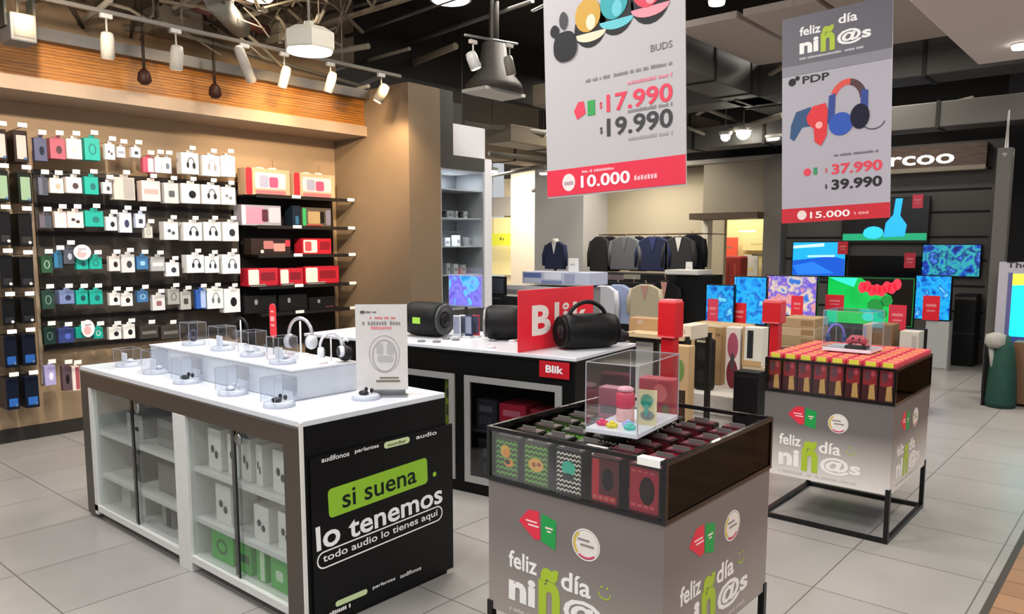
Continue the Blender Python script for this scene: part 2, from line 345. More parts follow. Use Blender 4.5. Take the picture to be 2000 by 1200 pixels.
# lettering slopes up to the right as printed
import math as _m
def Aslant(A,ang,ox,oy):
    r=Art(A.p(ox,oy),A.u*math.cos(ang)+A.v*math.sin(ang),-A.u*math.sin(ang)+A.v*math.cos(ang),A.root); return r
q=Aslant(A,.035,.12,.47)
q.poly('green_banner',rrect(0,0,.56,.125,.02),LG,1)
q.text('lettering','si suena',.07,.022,.42,.078,mat('16211a',.5),2,.012,label='dark lettering on the green strip')
q.poly('speech_dot',ell(.605,.03,.012,.012,12),LG,1)
q=Aslant(A,.035,.055,.345)
q.text('lettering','lo',0,0,.12,.105,WT,1,.02,label='large white lettering'); q.text('lettering','tenemos',.165,0,.555,.08,WT,1,.018,label='large white lettering')
q=Aslant(A,.035,.055,.262)
R=rrect(0,0,.72,.075,.036); R2=rrect(.006,.006,.714,.069,.031)
q.multi('outline',[[R[i],R[(i+1)%len(R)],R2[(i+1)%len(R)],R2[i]] for i in range(len(R))],WT)
q.text('lettering','todo audio lo tienes aquí',.03,.018,.66,.042,WT,1,.008,label='small white lettering in an outline')
A.text('lettering','audífonos',.09,.715,.14,.022,WT,1,.01); A.text('lettering','parlantes',.26,.715,.13,.022,WT,1,.01)
A.poly('pill_mark',rrect(.42,.705,.57,.735,.014),mat('cfe0a8',.5)); A.text('lettering','soundbar',.44,.712,.11,.015,mat('1d2a18'),2,.004)
A.text('lettering','audio',.61,.712,.13,.02,WT,1,.01)
A.poly('pill_mark',rrect(.14,.075,.31,.1,.012),mat('cfe0a8',.5)); A.poly('pill_mark',ell(.06,.05,.02,.02),WT)
A.text('lettering','parlantes',.34,.08,.13,.02,WT,1,.01); A.text('lettering','audífonos',.50,.08,.13,.02,WT,1,.01); A.text('lettering','#',.1,.048,.12,.018,WT,1,.006)

# riser
r=T('riser_block','long white riser block standing on the white countertop','riser',(2.13,3.60,.9))
B('block_body',(1.95,2.97,.901),(2.31,4.38,1.035),mat('c4c9d3',.4),r,True,.004)
B('block_top',(1.945,2.965,1.035),(2.315,4.385,1.042),WGL,r,True)
# ---- goods inside the counter
def carton(name,label,cat,loc,w,d,h,m,face=None,icon=None,group=None,im=None,rz=0,bev=.003):
    t=T(name,label,cat,loc,rz,group)   # front faces -X ; w along Y
    MB().box((0,-w/2,0),(d,w/2,h)).build('box',m,t,bev=bev)
    A=Art((0,w/2,0),(0,-1,0),(0,0,1),t,world=False)
    im=im or mat('1d1d20',.5)
    deco(A,w,h,icon,im); return t
def deco(A,w,h,icon,im):
    if icon=='buds':
        A.multi('picture',[ell(w*.36,h*.5,w*.13,h*.1,12),ell(w*.64,h*.38,w*.13,h*.1,12)],im)
    elif icon=='phones':
        A.multi('picture',arc(w*.55,h*.52,w*.2,h*.27,w*.05,0,PI,10)+[ell(w*.36,h*.42,w*.08,h*.15,10),ell(w*.72,h*.40,w*.1,h*.16,10)],im)
    elif icon=='disc': A.poly('picture',ell(w*.58,h*.45,w*.2,h*.2,16),im)
    elif icon=='ring': A.multi('picture',arc(w*.5,h*.5,w*.25,h*.25,w*.07,0,2*PI,18),im)
    elif icon=='strip': A.rect('picture',w*.12,h*.35,w*.88,h*.6,im)
    elif icon=='jag':
        A.multi('picture',[[(w*(.1+.16*i),h*.15),(w*(.18+.16*i),h*.15),(w*(.26+.16*i),h*.85),(w*(.18+.16*i),h*.85)] for i in range(4)],im)
    elif icon=='case': A.poly('picture',rrect(w*.3,h*.3,w*.72,h*.62,w*.1),im)
    elif icon=='half': A.rect('picture',w*.45,h*.05,w*.95,h*.95,im)
rows=[('upper',.53,[(3.42,.12,.2),(3.25,.10,.2),(3.14,.08,.2),(3.03,.05,.19),(2.86,.12,.19),(2.73,.06,.17)]),('middle',.275,[(3.36,.14,.19),(3.03,.12,.16),(2.84,.11,.17)])]
nm=['next to the white divider post','beside the first','left of the door joint','narrow, right of the door joint','under the right door edge','at the dark end stile']
wb=mat('e4e4dc',.5)
for lv,z,L in rows:
    for i,(y,w_,h_) in enumerate(L):
        carton('earbud_box','white earbud box, %s shelf of the right bay, %s'%(lv,['first from the divider post','second from the divider post','third from the divider post','fourth from the divider post','fifth from the divider post','last by the dark stile'][i]),'box',(X0+.07,y,z),w_,.14,h_,wb,icon='buds',group='white boxes behind the glass doors')
GB=mat('3fae3c',.5)
for i,(y,w_,h_) in enumerate([(3.37,.2,.15),(3.17,.12,.15),(3.03,.07,.15),(2.88,.14,.15),(2.72,.1,.16)]):
    carton('green_box','bright green box on the bottom of the right bay, %s from the divider post'%['first','second','third','fourth','fifth'][i],'box',(X0+.06,y,.085),w_,.16,h_,GB,icon=['ring','strip','half','case','strip'][i],im=mat('c9e2bd' if i in(2,3) else '175c1c',.5),group='green boxes in the counter')
lb=[('tall pale box','bottom','first from the left end',4.53,.12,.17,.085,'b9b9b5',None),('tall pale box','bottom','second from the left end',4.33,.1,.16,.085,'c2c2bd',None),('tall grey box','bottom','right of the door joint',4.02,.12,.17,.085,'8f8f8a','half'),('tall grey box','bottom','beside the white divider post',3.78,.14,.17,.085,'8b8a8a',None),
 ('small dark box','middle','left of the door joint',4.36,.12,.16,.275,'6a6968','case'),('white narrow box','middle','beside the white divider post',3.80,.09,.15,.275,'c8c7c2','strip'),('grey wide box','middle','right of the door joint',4.0,.2,.16,.275,'76736f',None),
 ('pale box','upper','left of the door joint',4.36,.2,.13,.53,'b5b5b2','buds'),('flat grey box','upper','lowest in the pile',3.94,.3,.05,.53,'8a8a88',None),('flat grey box','upper','middle of the pile',3.94,.29,.05,.581,'777776',None),('flat grey box','upper','topmost in the pile',3.94,.28,.05,.632,'969694',None)]
for n_,sh,ps,y,w_,h_,z,col,ic in lb:
    carton('product_box','%s, %s shelf of left bay, %s'%(n_,sh,ps),'box',(X0+.1,y,z),w_,.14,h_,mat(col,.5),icon=ic,group='boxes in the left bay of the counter')
# ---- display pucks with clear covers
def puck(label,loc,r=.055,kind='buds',cover=True,dark='25262c',ch=.11):
    t=T('display_puck',label,'display stand',loc,0,'round display bases on the front counter')
    MB().lathe([(r,0),(r,.004),(r*.97,.014),(r*.9,.018)],n=28).build('base',mat('b4b9c6',.3),t)  # bluish grey puts the rim shadow into the base colour
    MB().lathe([(r*.88,.018),(r*.86,.0205)],n=28).build('base_top',mat('d4d7df',.3),t)
    d=mat(dark,.3)
    z=.018
    if kind=='buds':
        MB().ball((-.012,0,z+.012),(.022,.026,.012)).build('charging_case',d,t); MB().ball((.02,.022,z+.02),(.009,.008,.012)).ball((.02,-.018,z+.02),(.009,.008,.012)).build('earbuds',d,t)
    elif kind=='watch':
        MB().tube([(.02*math.cos(a),0,z+.035+.03*math.sin(a)) for a in [i*PI/8 for i in range(17)]],.006,6).build('strap',d,t); MB().lathe([(.018,0),(.018,.01)],(-.024,0,z+.035),(-1,0,0),16).build('watch_face',d,t)
    elif kind=='card':
        MB().box((-.02,-.03,z),(-.015,.03,z+.06)).build('info_card',mat('dfe3ea',.4),t,bev=.001); MB().ball((.015,0,z+.012),(.018,.022,.012)).build('charging_case',d,t)
    if cover:
        s=r*.80
        MB().box((-s,-s,z),(s,s,z+ch)).build('clear_cover',CLEARB,t)
        e=MB()
        for sx in (-s,s):
            for sy in (-s,s): e.box((sx-.0008,sy-.0008,z),(sx+.0008,sy+.0008,z+ch))
            e.box((sx-.0008,-s,z+ch),(sx+.0008,s,z+ch+.0015)); e.box((-s,sx-.0008,z+ch),(s,sx+.0008,z+ch+.0015))
        e.build('cover_edges',mat('a4a9b4',.3),t)
    return t
pk=[(1.913,4.60,'card','leftmost on the lower deck','e8eaf0'),(1.905,4.22,'card','second from the left on the lower deck','dfe3ea'),(1.87,3.80,'buds','third on the lower deck, with dark earbud case','22232a'),(1.86,3.336,'buds','fourth on the lower deck, with pale case','c8ccd6'),(1.85,2.93,'buds','beside the near riser corner, dark oval case','1c1d26')]
for i,(x,y,k,l,dk) in enumerate(pk): puck('round white base with clear cover, %s'%l,(x,y,.9),.07,k,True,dk,.11 if i else .085)
puck('round white base with dark oval case beside the price poster',(2.20,2.77,.9),.066,'buds',False,'2a2a2c')
for (x,y,l,k,dk) in ((2.1,4.17,'farthest on the riser top','watch','30324a'),(2.1,3.85,'second on the riser top, pale tall holder','card','d0d4da'),(2.08,3.52,'third on the riser top, pale earbuds','buds','d6d9e2'),(2.04,3.19,'nearest on the riser top','card','c6cad4')):
    puck('round white base under a clear cover, %s'%l,(x,y,1.042),.064,k,True,dk,.11)
# red oval promo sign on a stem
p=onX(535,700,2.16); t=T('promo_sign','red oval promo sign standing on the riser','sign',(2.16,p.y,1.042))
MB().tube([(0,0,0),(0,0,.1)],.003,6).build('stem',STEEL,t); MB().lathe([(.03,0),(.03,.003)],n=16).build('foot',WHITE,t)
MB().prism([(0,a,b+.19) for a,b in rrect(-.028,-.10,.028,.075,.026)],(.004,0,0)).build('sign_face',mat('e8323c',.45),t)
AA=Art((0,.028,.1),(0,-1,0),(0,0,1),t,False); AA.multi('lettering',[rrect(.012,.05,.044,.06,.003),rrect(.01,.075,.046,.1,.003),rrect(.014,.12,.042,.13,.003)],mat('f7a6a8',.5))
# headphones
def headphones(label,loc,rz,m,cup,s=1,stand=True):
    t=T('headphones',label,'headphones',loc,rz,'headphones on the riser')
    z=.105*s
    MB().tube([(0,.07*s*math.cos(a),z+.085*s*math.sin(a)) for a in [i*PI/14 for i in range(15)]],.009*s,8).build('headband',m,t)
    for sd in (-1,1):
        MB().lathe([(.012*s,-.018*s),(.034*s,-.014*s),(.038*s,0),(.034*s,.014*s),(.014*s,.018*s)],(0,.066*s*sd,z-.035*s),(0,1,0),20).build('ear_cup',cup,t); ec=COL.objects[-1]
        MB().lathe([(.03*s,-.004*s),(.034*s,.0),(.02*s,.006*s)],(0,(.066-.02)*s*sd,z-.035*s),(0,-sd,0),18).build('ear_pad',mat('3a3b40',.7),ec)
    if stand: MB().tube([(0,0,.0),(0,0,z+.07*s)],.005*s,8).lathe([(.04*s,0),(.04*s,.006*s),(.01*s,.01*s)],n=20).build('stand',WHITE,t)
    return t
p=onX(588,690,2.26); headphones('silver headphones with tall arched band standing on the riser',(2.26,p.y,1.042),.35,mat('b9babd',.3,.6),mat('c8cad0',.3),1.0)
p=onX(640,692,2.18); headphones('white headphones facing the aisle on the riser, beside the poster',(2.2,p.y,1.042),1.2,mat('d8dae0',.3),mat('dfe2e8',.3),.75)
p=onX(470,640,2.28); headphones('black headphones at the far side of the riser',(2.28,p.y,1.042),.2,mat('151517',.4),BLK2,.8)
p=onX(680,690,2.27); t=T('round_speaker','round black speaker with white curled stand on the riser end','speaker',(2.27,p.y+.02,1.042))
MB().lathe([(.012,-.02),(.034,-.016),(.038,0),(.034,.018),(.01,.022)],(0,0,.04),(-1,0,.1),22).build('speaker_body',mat('17171a',.5),t)
MB().tube([(.0,.01,.07),(0,.02,.095),(0,0,.11),(0,-.02,.105)],.008,8).build('curled_arm',mat('e4e4e6',.3),t)
# price poster
P0=V((2.30,3.00,.92)); P1=V((2.47,2.78,.92))
t=T('price_poster','white price poster in a metal foot at the near end of the counter','poster',(2.38,2.80,.9),0)
a_=onZ(697,762,.93); b_=onZ(797,755,.945)
u=V((b_.x-a_.x,b_.y-a_.y,0)).normalized(); pw=(V((b_.x,b_.y,0))-V((a_.x,a_.y,0))).length
t.location=((a_.x+b_.x)/2,(a_.y+b_.y)/2,.9)
PA=Art((a_.x,a_.y,.93),u,(0,0,1),t)
ph=.40
MB().prism([PA.p(x,y,-.004) for x,y in ((0,0),(pw,0),(pw,ph),(0,ph))],PA.n*.004).build('poster_sheet',mat('d3cfcc',.5),t,True)
PA.text('lettering','#',pw*.2,ph*.9,pw*.24,ph*.025,mat('55504e'),1,.01); PA.poly('emblem',ell(pw*.14,ph*.91,pw*.05,ph*.02,10),mat('55504e'))
PA.text('lettering','#',pw*.28,ph*.83,pw*.5,ph*.03,mat('d86a6a'),1,.004)
PA.text('lettering','#',pw*.08,ph*.76,pw*.8,ph*.05,mat('8b8582'),1,.01); PA.text('lettering','#',pw*.3,ph*.71,pw*.4,ph*.04,mat('e07f84'),1,.01)
PA.multi('picture',arc(pw*.55,ph*.42,pw*.3,ph*.22,pw*.012,0,2*PI,28)+arc(pw*.55,ph*.40,pw*.24,ph*.19,pw*.02,0,2*PI,28),mat('9c9896',.5))
PA.multi('picture',[rrect(pw*.4,ph*.42,pw*.52,ph*.55,.01),rrect(pw*.6,ph*.42,pw*.74,ph*.55,.01),rrect(pw*.42,ph*.33,pw*.72,ph*.4,.008)],mat('b3b0b0',.5),2)
PA.multi('small_print',[rrect(pw*.45,ph*.13,pw*.82,ph*.15,.003),rrect(pw*.38,ph*.09,pw*.85,ph*.115,.003)],mat('77705f',.5))
MB().prism([PA.p(x,y,-.006) for x,y in ((.1*pw,-.03),(pw,-.03),(pw,-.02),(.1*pw,-.02))],PA.n*.05).prism([PA.p(x,y,-.008) for x,y in ((pw*.3,-.03),(pw*.95,-.03),(pw*.95,.012),(pw*.3,.012))],PA.n*.003).build('metal_foot',STEEL,t,True)
t=T('black_handset','small black device on the far corner of the counter','device',(2.35,4.62,.9))
MB().box((-.02,-.03,0),(.02,.03,.1)).build('device_body',mat('19191b',.4),t,bev=.008); MB().box((-.03,-.035,.1),(.06,.035,.125)).build('device_head',mat('2a2a2c',.4),t,bev=.006)
#SECTION wallgoods
# ================================================================ LEFT WALL GOODS
YF=6.86
def ydim(x0,y0,x1,y1,Y=YF):
    a=onY((x0+x1)/2-(x1-x0)/2,(y0+y1)/2,Y); b=onY(x1,(y0+y1)/2,Y); cx=(x0+x1)/2; t_=onY(cx,y0,Y); u_=onY(cx,y1,Y)
    return a.x,b.x,u_.z,t_.z
t=T('rack_shade_panel','dark backing standing for racks and shade behind the hanging goods, left wall','wall panel',(3.2,YW,.75))
xa=onY(72,500,YW).x; xb=onY(468,500,YW).x
B('panel_board',(xa,YW-.03,.72),(xb,YW-.001,2.22),mat('3a332d',.7),t,True)  # dark board and bars stand for racks plus shade between the packs
for i in range(7):
    z=2.17-.235*i; B('rail',(xa,YW-.045,z-.015),(xb,YW-.03,z+.015),mat('141212',.5),t,True)
proto={}
def hangbox(x0,y0,x1,y1,colr,icon,ic,label,short,grp,dep=.09,tagy=None,hole=True):
    X0_,X1_,z0,z1=ydim(x0,y0,x1,y1); w_=X1_-X0_; h_=z1-z0
    t=T('hanging_box',label,'packaged product',((X0_+X1_)/2,YF,z0),0,grp)
    m=mat(colr,.4)
    MB().box((-w_/2,0,0),(w_/2,dep,h_)).build('carton',m,t,bev=.003)
    MB().box((-w_*.2,0.001,h_),(w_*.2,.002,h_+.022)).build('hang_tab',mat(colr,.4),t)
    A=Art((-w_/2,0,0),(1,0,0),(0,0,1),t,False); deco(A,w_,h_,icon,mat(ic,.5))
    # second pack hanging behind on the same hook
    hk=T('display_hook',short,'display hook',((X0_+X1_)/2,YW-.045,z1+.018),0,'wall hooks with price tags')
    L=YW-.045-YF
    MB().tube([(0,0,0),(0,-L-.05,0),(0,-L-.055,.004)],.0025,5).build('rod',STEEL,hk)
    tz=.004
    MB().prism([(-.028,-L-.058,tz),(.028,-L-.058,tz),(.028,-L-.063,tz+.034),(-.028,-L-.063,tz+.034)],(0,.002,0)).build('price_tag',TAG,hk)
def sc1(q): return [q[0]*.26667,200+q[1]*.26667,q[2]*.26667,200+q[3]*.26667]
def sc2(q): return [q[0]/3,480+q[1]/3,q[2]/3,480+q[3]/3]
TEALC='12a191'
ROWS=[('top',sc1,[((252,262,345,430),'4a4c68','disc','1c2030','navy blister pack'),((368,265,478,415),'a5505e','disc','43202a','mauve pack'),((490,268,600,415),'ead9d2','case','d8bcb0','cream pack'),((622,262,732,425),TEALC,'ring','0a5f5c','teal pack'),((772,305,842,420),'e8e4e0','buds','55504e','small white pack'),((860,325,918,405),'cfd0d6','strip','8e92a4','small pale pack'),((965,330,1030,405),'e6e6ea','case','2b2d33','small white pack'),((1048,405,1128,515),'c54a64','half','e9dcdc','pink and white pack'),((1134,400,1182,515),'e9e6e6',None,'ffffff','narrow white pack'),((1186,405,1256,520),'e4e4e6','disc','6d7178','white pack'),((1330,370,1455,525),'e9e8e6','phones','2c2c2e','white headphone box'),((1485,390,1610,540),'e9e8e6','phones','8b8b8d','white headphone box'),((1620,392,1722,545),'e9e8e6','phones','a9a9b2','white headphone box')]),
('second',sc1,[((282,550,350,680),'5b5d6c','half','3a3e4c','slate pack'),((366,555,465,665),'e8ddcc','disc','b59f8e','cream pack'),((486,548,600,665),'e8e0da','disc','43302e','white pack with brown spot'),((622,545,722,675),TEALC,'disc','0a6460','teal pack'),((755,585,820,670),'e6e4e8','disc','3a3234','small white pack'),((834,550,988,715),'c8bdb2','half','a39c96','wide clear case'),((1040,575,1175,725),'e3cfca','strip','d1a09c','pale pink box'),((1204,590,1308,740),'c9cbc8','case','55585a','pale grey box'),((1330,595,1465,740),'e8e8e6','disc','1b1b1d','white box with black spot'),((1480,605,1612,745),'e8e8e6','phones','25262a','white headphone box'),((1624,622,1725,750),'e9e9e7','buds','6f7176','white box')]),
('third',sc1,[((290,820,378,920),'5d5560','half','39424c','slate pack'),((402,800,488,920),'ead9cb','ring','d9c7b3','cream pack'),((494,800,612,920),'e6cfc8','buds','33292b','pinkish pack'),((624,795,758,912),TEALC,'disc','0b6e68','teal pack'),((778,838,858,940),'e9e9e9','disc','1d1f24','small white pack'),((876,808,966,955),'d4d6e0','disc','2a3358','pale pack with navy spot'),((994,815,1066,920),'c9d6f0','case','2a3040','pale blue pack'),((1058,905,1118,995),'bdbdb6','ring','77776f','small clear pack'),((1202,875,1306,1008),'e2e1df','buds','4a4c50','white box'),((1345,880,1480,1015),'e9e9e8','phones','2b2c30','white headphone box'),((1494,878,1618,1015),'e9e9e8','phones','2a2b2f','white headphone box'),((1634,878,1748,1018),'ebebea','disc','2c2c2e','white box with black spot')]),
('fourth',sc2,[((242,62,308,160),'1f4a2e','ring','9ab8a4','dark green pack'),((318,40,366,130),'2d6f95','half','1d4f6c','blue pack'),((372,10,436,108),'4b4d5a','disc','b9bfd0','grey pack'),((448,70,518,140),TEALC,'disc','0b4f52','teal pack'),((524,66,598,138),TEALC,'ring','0a5c58','teal pack'),((640,62,704,150),'d9cfcb','disc','2a2224','white pack'),((712,52,790,158),'c8c8ca','disc','2c2e34','silver pack'),((802,62,868,140),'3a6ea0','case','8fc0d8','blue pack'),((884,66,966,150),'a4a6a8','strip','d3d3d3','clear pack'),((974,98,1050,180),'ededed','disc','2c3238','white pack'),((1095,54,1196,160),'ededee','phones','2a2b2e','white headphone box'),((1202,62,1284,160),'ededee','phones','2e2f33','white headphone box'),((1305,52,1408,165),'ededee','phones','55565c','white headphone box')]),
('fifth',sc2,[((246,265,320,372),'1a3a30','ring','6f8a80','dark green pack'),((348,262,436,342),'6d7da8','disc','22264a','blue and grey pack'),((446,262,516,345),TEALC,'disc','073c44','teal pack'),((526,260,602,345),TEALC,'disc','0a5a5c','teal pack'),((642,278,704,350),'e4e0de','disc','1d1718','white pack'),((710,280,778,355),'e2e2de','disc','2a211e','white pack'),((806,266,868,332),'3d6f9e','ring','9fc4de','blue pack'),((894,290,968,380),'cfcfd0','case','8d5c60','pale pack'),((984,255,1052,345),'9c9e9a','ring','55564f','clear pack'),((1058,270,1120,375),'a9aaa6','case','3c3d3a','clear pack'),((1150,258,1208,370),'2f5cae','half','a9bfe6','blue box'),((1214,252,1308,370),'e9efea','phones','6c7674','white headphone box'),((1314,254,1408,392),'ededed','disc','1d1d1f','white box with black spot')]),
('sixth',sc2,[((258,480,326,580),'17302a','ring','56706a','dark green pack'),((344,485,436,570),'2c3a72','disc','4a5fae','navy pack'),((446,478,520,542),TEALC,'disc','0a4a4c','teal pack'),((548,480,604,545),TEALC,'ring','cfe8e2','teal pack'),((640,478,712,550),'dcdcd8','disc','1f1f1f','white pack'),((724,462,792,545),'e2e2de','disc','222222','white pack'),((820,470,930,545),'36322f','strip','6a6660','dark clear pack'),((945,470,1055,545),'3a3633','strip','6a6660','dark clear pack')]),
('bottom',sc2,[((262,702,328,820),'a29cc8','disc','dcd8ea','lavender pack'),((366,704,418,850),'54404a','disc','17110f','dark maroon pack'),((424,706,468,850),'e0cfc8','half','a04a54','cream pack')])]
ORD=['first','second','third','fourth','fifth','sixth','seventh','eighth','ninth','tenth','eleventh','twelfth','thirteenth']
for rn,fn,L in ROWS:
    for i,(q,c_,ic,icc,ds) in enumerate(L):
        x0,y0,x1,y1=fn(q)
        hangbox(x0,y0,x1,y1,c_,ic,icc,'%s hanging on left wall, %s row, %s from left'%(ds,rn,ORD[i]),'white tagged wall hook, %s row, %s from left, above the %s'%(rn,ORD[i],ds.split(' with')[0]),'packs hanging on the left wall',.05 if x1-x0<27 else .10)
# round white promo signs among the teal packs
for (cx,cy,rx,ry,l) in ((161,493,17,15,'round white promo sign above the teal packs in the fourth row'),(172,642,13,17,'oval white promo sign over the teal packs in the sixth row')):
    p=onY(cx,cy,YF-.06); a=onY(cx+rx,cy,YF-.06).x-p.x; b=p.z-onY(cx,cy+ry,YF-.06).z
    t=T('shelf_sign',l,'sign',(p.x,YF-.06,p.z))
    MB().prism([(x,0,z) for x,z in ell(0,0,a,b,24)],(0,.003,0)).build('sign_face',mat('e9dde0',.5),t)
    AA=Art((-a,0,-b),(1,0,0),(0,0,1),t,False); AA.poly('pink_spot',ell(a*.9,b*.8,a*.55,b*.5),mat('e3a0a0',.5)); AA.multi('lettering',[rrect(a*.5,b*1.35,a*1.5,b*1.5,.003)],mat('9a8a98'),2)
    MB().tube([(0,.003,0),(0,YW-.045-(YF-.06),0)],.003,5).build('sign_arm',STEEL,t)
# cable packs in the two left strips
CP=[(5,[240,322,402,487,571,644,727],25),(45,[243,325,405,490,570,640,723],27)]
colsA=['b9a7a0','6f8f6c','17181c','15161a','141519','16233c','18294a']
for ci,(cx0,ys,w_) in enumerate(CP):
    for i,y in enumerate(ys):
        cx=cx0+(i*4 if ci==0 else [0,8,9,11,14,16,22][i])
        nxt=ys[i+1] if i<6 else y+82
        x0,x1=cx-w_/2-4,cx+w_/2-4
        X0_,X1_,z0,z1=ydim(x0,y+12,x1,nxt-8)
        t=T('cable_pack','%s cable pack, %s strip on left wall, %s from top'%(['brown and pale','green and black','black','black','black','black and blue','black and blue'][i],['far left','second'][ci],ORD[i]),'packaged cable',((X0_+X1_)/2,YF,z0),0,'cable packs in two strips')
        w2=(X1_-X0_)/2; h_=z1-z0
        MB().box((-w2,0,0),(w2,.2,h_)).build('pack_body',mat(['2a1d18','131713','0d0e10','0d0e10','0c0d0f','0b1220','0c1526'][i],.35),t,bev=.004)
        AA=Art((-w2,0,0),(1,0,0),(0,0,1),t,False)
        AA.poly('printed_card',rrect(w2*.35,h_*.1,w2*1.75,h_*.35 if i>4 else h_*(.85 if i<2 else .3),.006),mat(['b9a7a0','7f9a7c','2c2a2a','26262a','22242a','1f55a0','245fae'][i],.4))
        MB().ball((w2*.5,-.004,h_*.12),(.012,.004,.012)).build('round_sticker',mat('d8d6d0' if i in (2,3,4) else '46648c',.4),t)
        hk=T('display_hook','white tagged hook in the %s cable strip, %s from the top'%(['far left','second'][ci],ORD[i]),'display hook',((X0_+X1_)/2,YW,z1+.02),0,'wall hooks with price tags')
        MB().tube([(0,0,0),(0,YF-YW-.05,0)],.003,5).build('rod',STEEL,hk); MB().box((-.03,YF-YW-.055,0),(.035,YF-YW-.05,.032)).build('price_tag',TAG,hk)
for cx in (26,66):
    p=onY(cx,500,YW-.01); t=T('slotted_upright','slotted steel upright on the left wall, %s'%('between the two cable strips' if cx==26 else 'right of the cable strips'),'upright',(p.x,YW-.01,.45)); B('upright_bar',(-.012,-.012,0),(.012,.008,1.95),mat('8f8170',.5),t)
# shelving with boxed speakers
sx0=onY(466,500,YW-.02).x; sx1=onY(662,500,YW-.02).x
t=T('shelf_unit','black shelving unit with five shelves next to the return wall','shelf',(4.6,YW,.6))
B('back_panel',(sx0,YW-.03,.55),(sx1-.08,YW-.001,2.09),mat('191716',.6),t,True)
SZ=[2.095,1.795,1.51,1.20,.93]
for z in SZ:
    s=B('shelf_board',(sx0+.02,6.78,z-.018),(5.2,YW-.03,z),mat('141312',.4),t,True)
    B('shelf_lip',(sx0+.02,6.772,z-.03),(5.2,6.78,z+.004),mat('201d1c',.4),t,True)
for i,z in enumerate(SZ):
    for x,wd in ((4.55,.1),(5.23,.09)):
        q=T('shelf_label','white price label on the %s shelf, %s'%(ORD[i]+' black','middle' if x<5 else 'right end'),'price label',(x,6.765,z-.02),0,'price labels on the black shelves')
        B('label_card',(-wd/2,0,0),(wd/2,.004,.03),TAG,q)
def shelfbox(px,cols,name,label,i,extra=None,Y=6.86,dep=.15):
    X0_,X1_,z0,z1=ydim(*px,Y=Y); z0=SZ[i]; w_=X1_-X0_; h_=max(z1-z0,.05)
    t=T(name,label,'boxed product',((X0_+X1_)/2,Y,z0),0,'boxes on the black shelves')
    MB().box((-w_/2,0,0),(w_/2,dep,h_)).build('carton',mat(cols[0],.4),t,bev=.004)
    A=Art((-w_/2,0,0),(1,0,0),(0,0,1),t,False); n=0
    for (a,b,c_,d,co) in cols[1:]:
        A.poly('printed_panel',rrect(a*w_,b*h_,c_*w_,d*h_,min(w_,h_)*.08),mat(co,.4),1+n); n+=1
    return t,w_,h_
for px,l,k in (((480,330,566,377),'red sided clear box with coloured set inside, left on the top black shelf',0),((574,340,654,379),'red sided clear box with coloured set inside, right on the top black shelf',1)):
    t,w_,h_=shelfbox(px,['b39679',(0,0,.14,1,'c01f2c'),(.2,.25,.9,.85,'c8b0b8'),(.3,.3,.5,.75,'8d8fa6'),(.52,.3,.72,.7,'d8486a'),(.75,.4,.88,.8,'d8b0ba'),(.2,.05,.9,.2,'c86a70')],'boxed_set',l,0)
    MB().tube([(w_*.2,.07,h_),(w_*.2,.07,h_+.1)],.003,5).build('hang_strip',mat('6a4a38'),t)
    MB().ball((-.1*w_,.08,h_),(.06,.05,.02)).ball((.2*w_,.08,h_),(.05,.05,.025)).build('bubble_wrap',mat('ddd2d0',.3),t)
shelfbox((472,401,549,440),['8e8a96',(.08,.1,.55,.9,'d87a90'),(.0,.05,.1,.95,'c9ccd4'),(.5,.2,.66,.8,'4a1f2c'),(.68,.15,.98,.9,'a9abb8')],'speaker_box','grey and pink speaker box, left on the second black shelf',1)
shelfbox((572,402,588,441),['16202c',(.3,.1,.7,.5,'2a5a7a')],'slim_box','slim navy box between the boxes on the second black shelf',1)
shelfbox((591,406,647,441),['4a4438',(.0,.05,.12,.95,'2f9a58'),(.18,.15,.6,.8,'9a8460'),(.6,.2,.75,.8,'16130f'),(.1,.0,.7,.12,'b8544a'),(.8,.1,.97,.9,'6e6a80')],'speaker_box','green edged brown speaker box, right on the second black shelf',1)
shelfbox((491,466,568,496),['2d221f',(.3,.35,.55,.85,'a86a6a'),(.55,.2,.85,.7,'b98880'),(.85,.5,.98,.9,'b83040'),(.22,.1,.3,.3,'e0d0c8')],'speaker_box','dark box with dusty pink picture, left on the third black shelf',2)
shelfbox((591,466,647,496),['b01c2c',(.03,.1,.5,.9,'e6cfc8'),(.08,.2,.3,.8,'c94a52'),(.6,.3,.95,.8,'7a1020')],'speaker_box','red and white speaker box, right on the third black shelf',2)
for k,(px,l) in enumerate((((484,524,543,552),'left'),((547,524,592,552),'middle'),((596,520,662,552),'right'))):
    shelfbox(px,['b51e30',(.02,.08,.36,.92,'e8dcd4'),(.42,.3,.9,.75,'7e1222'),(.05,.0,.6,.1,'f0e2dc')],'speaker_box','red and white speaker box, %s on the fourth black shelf'%l,3)
for k,(px,l) in enumerate((((478,578,540,600),'left'),((545,575,600,602),'middle'),((605,580,655,604),'right'))):
    shelfbox(px,['1b1a1c',(.3,.5,.4,.8,'8d8d90'),(.6,.1,.95,.2,'a05a60' if k==2 else '3a3a3e')],'speaker_box','black speaker box, %s on the fifth black shelf'%l,4)
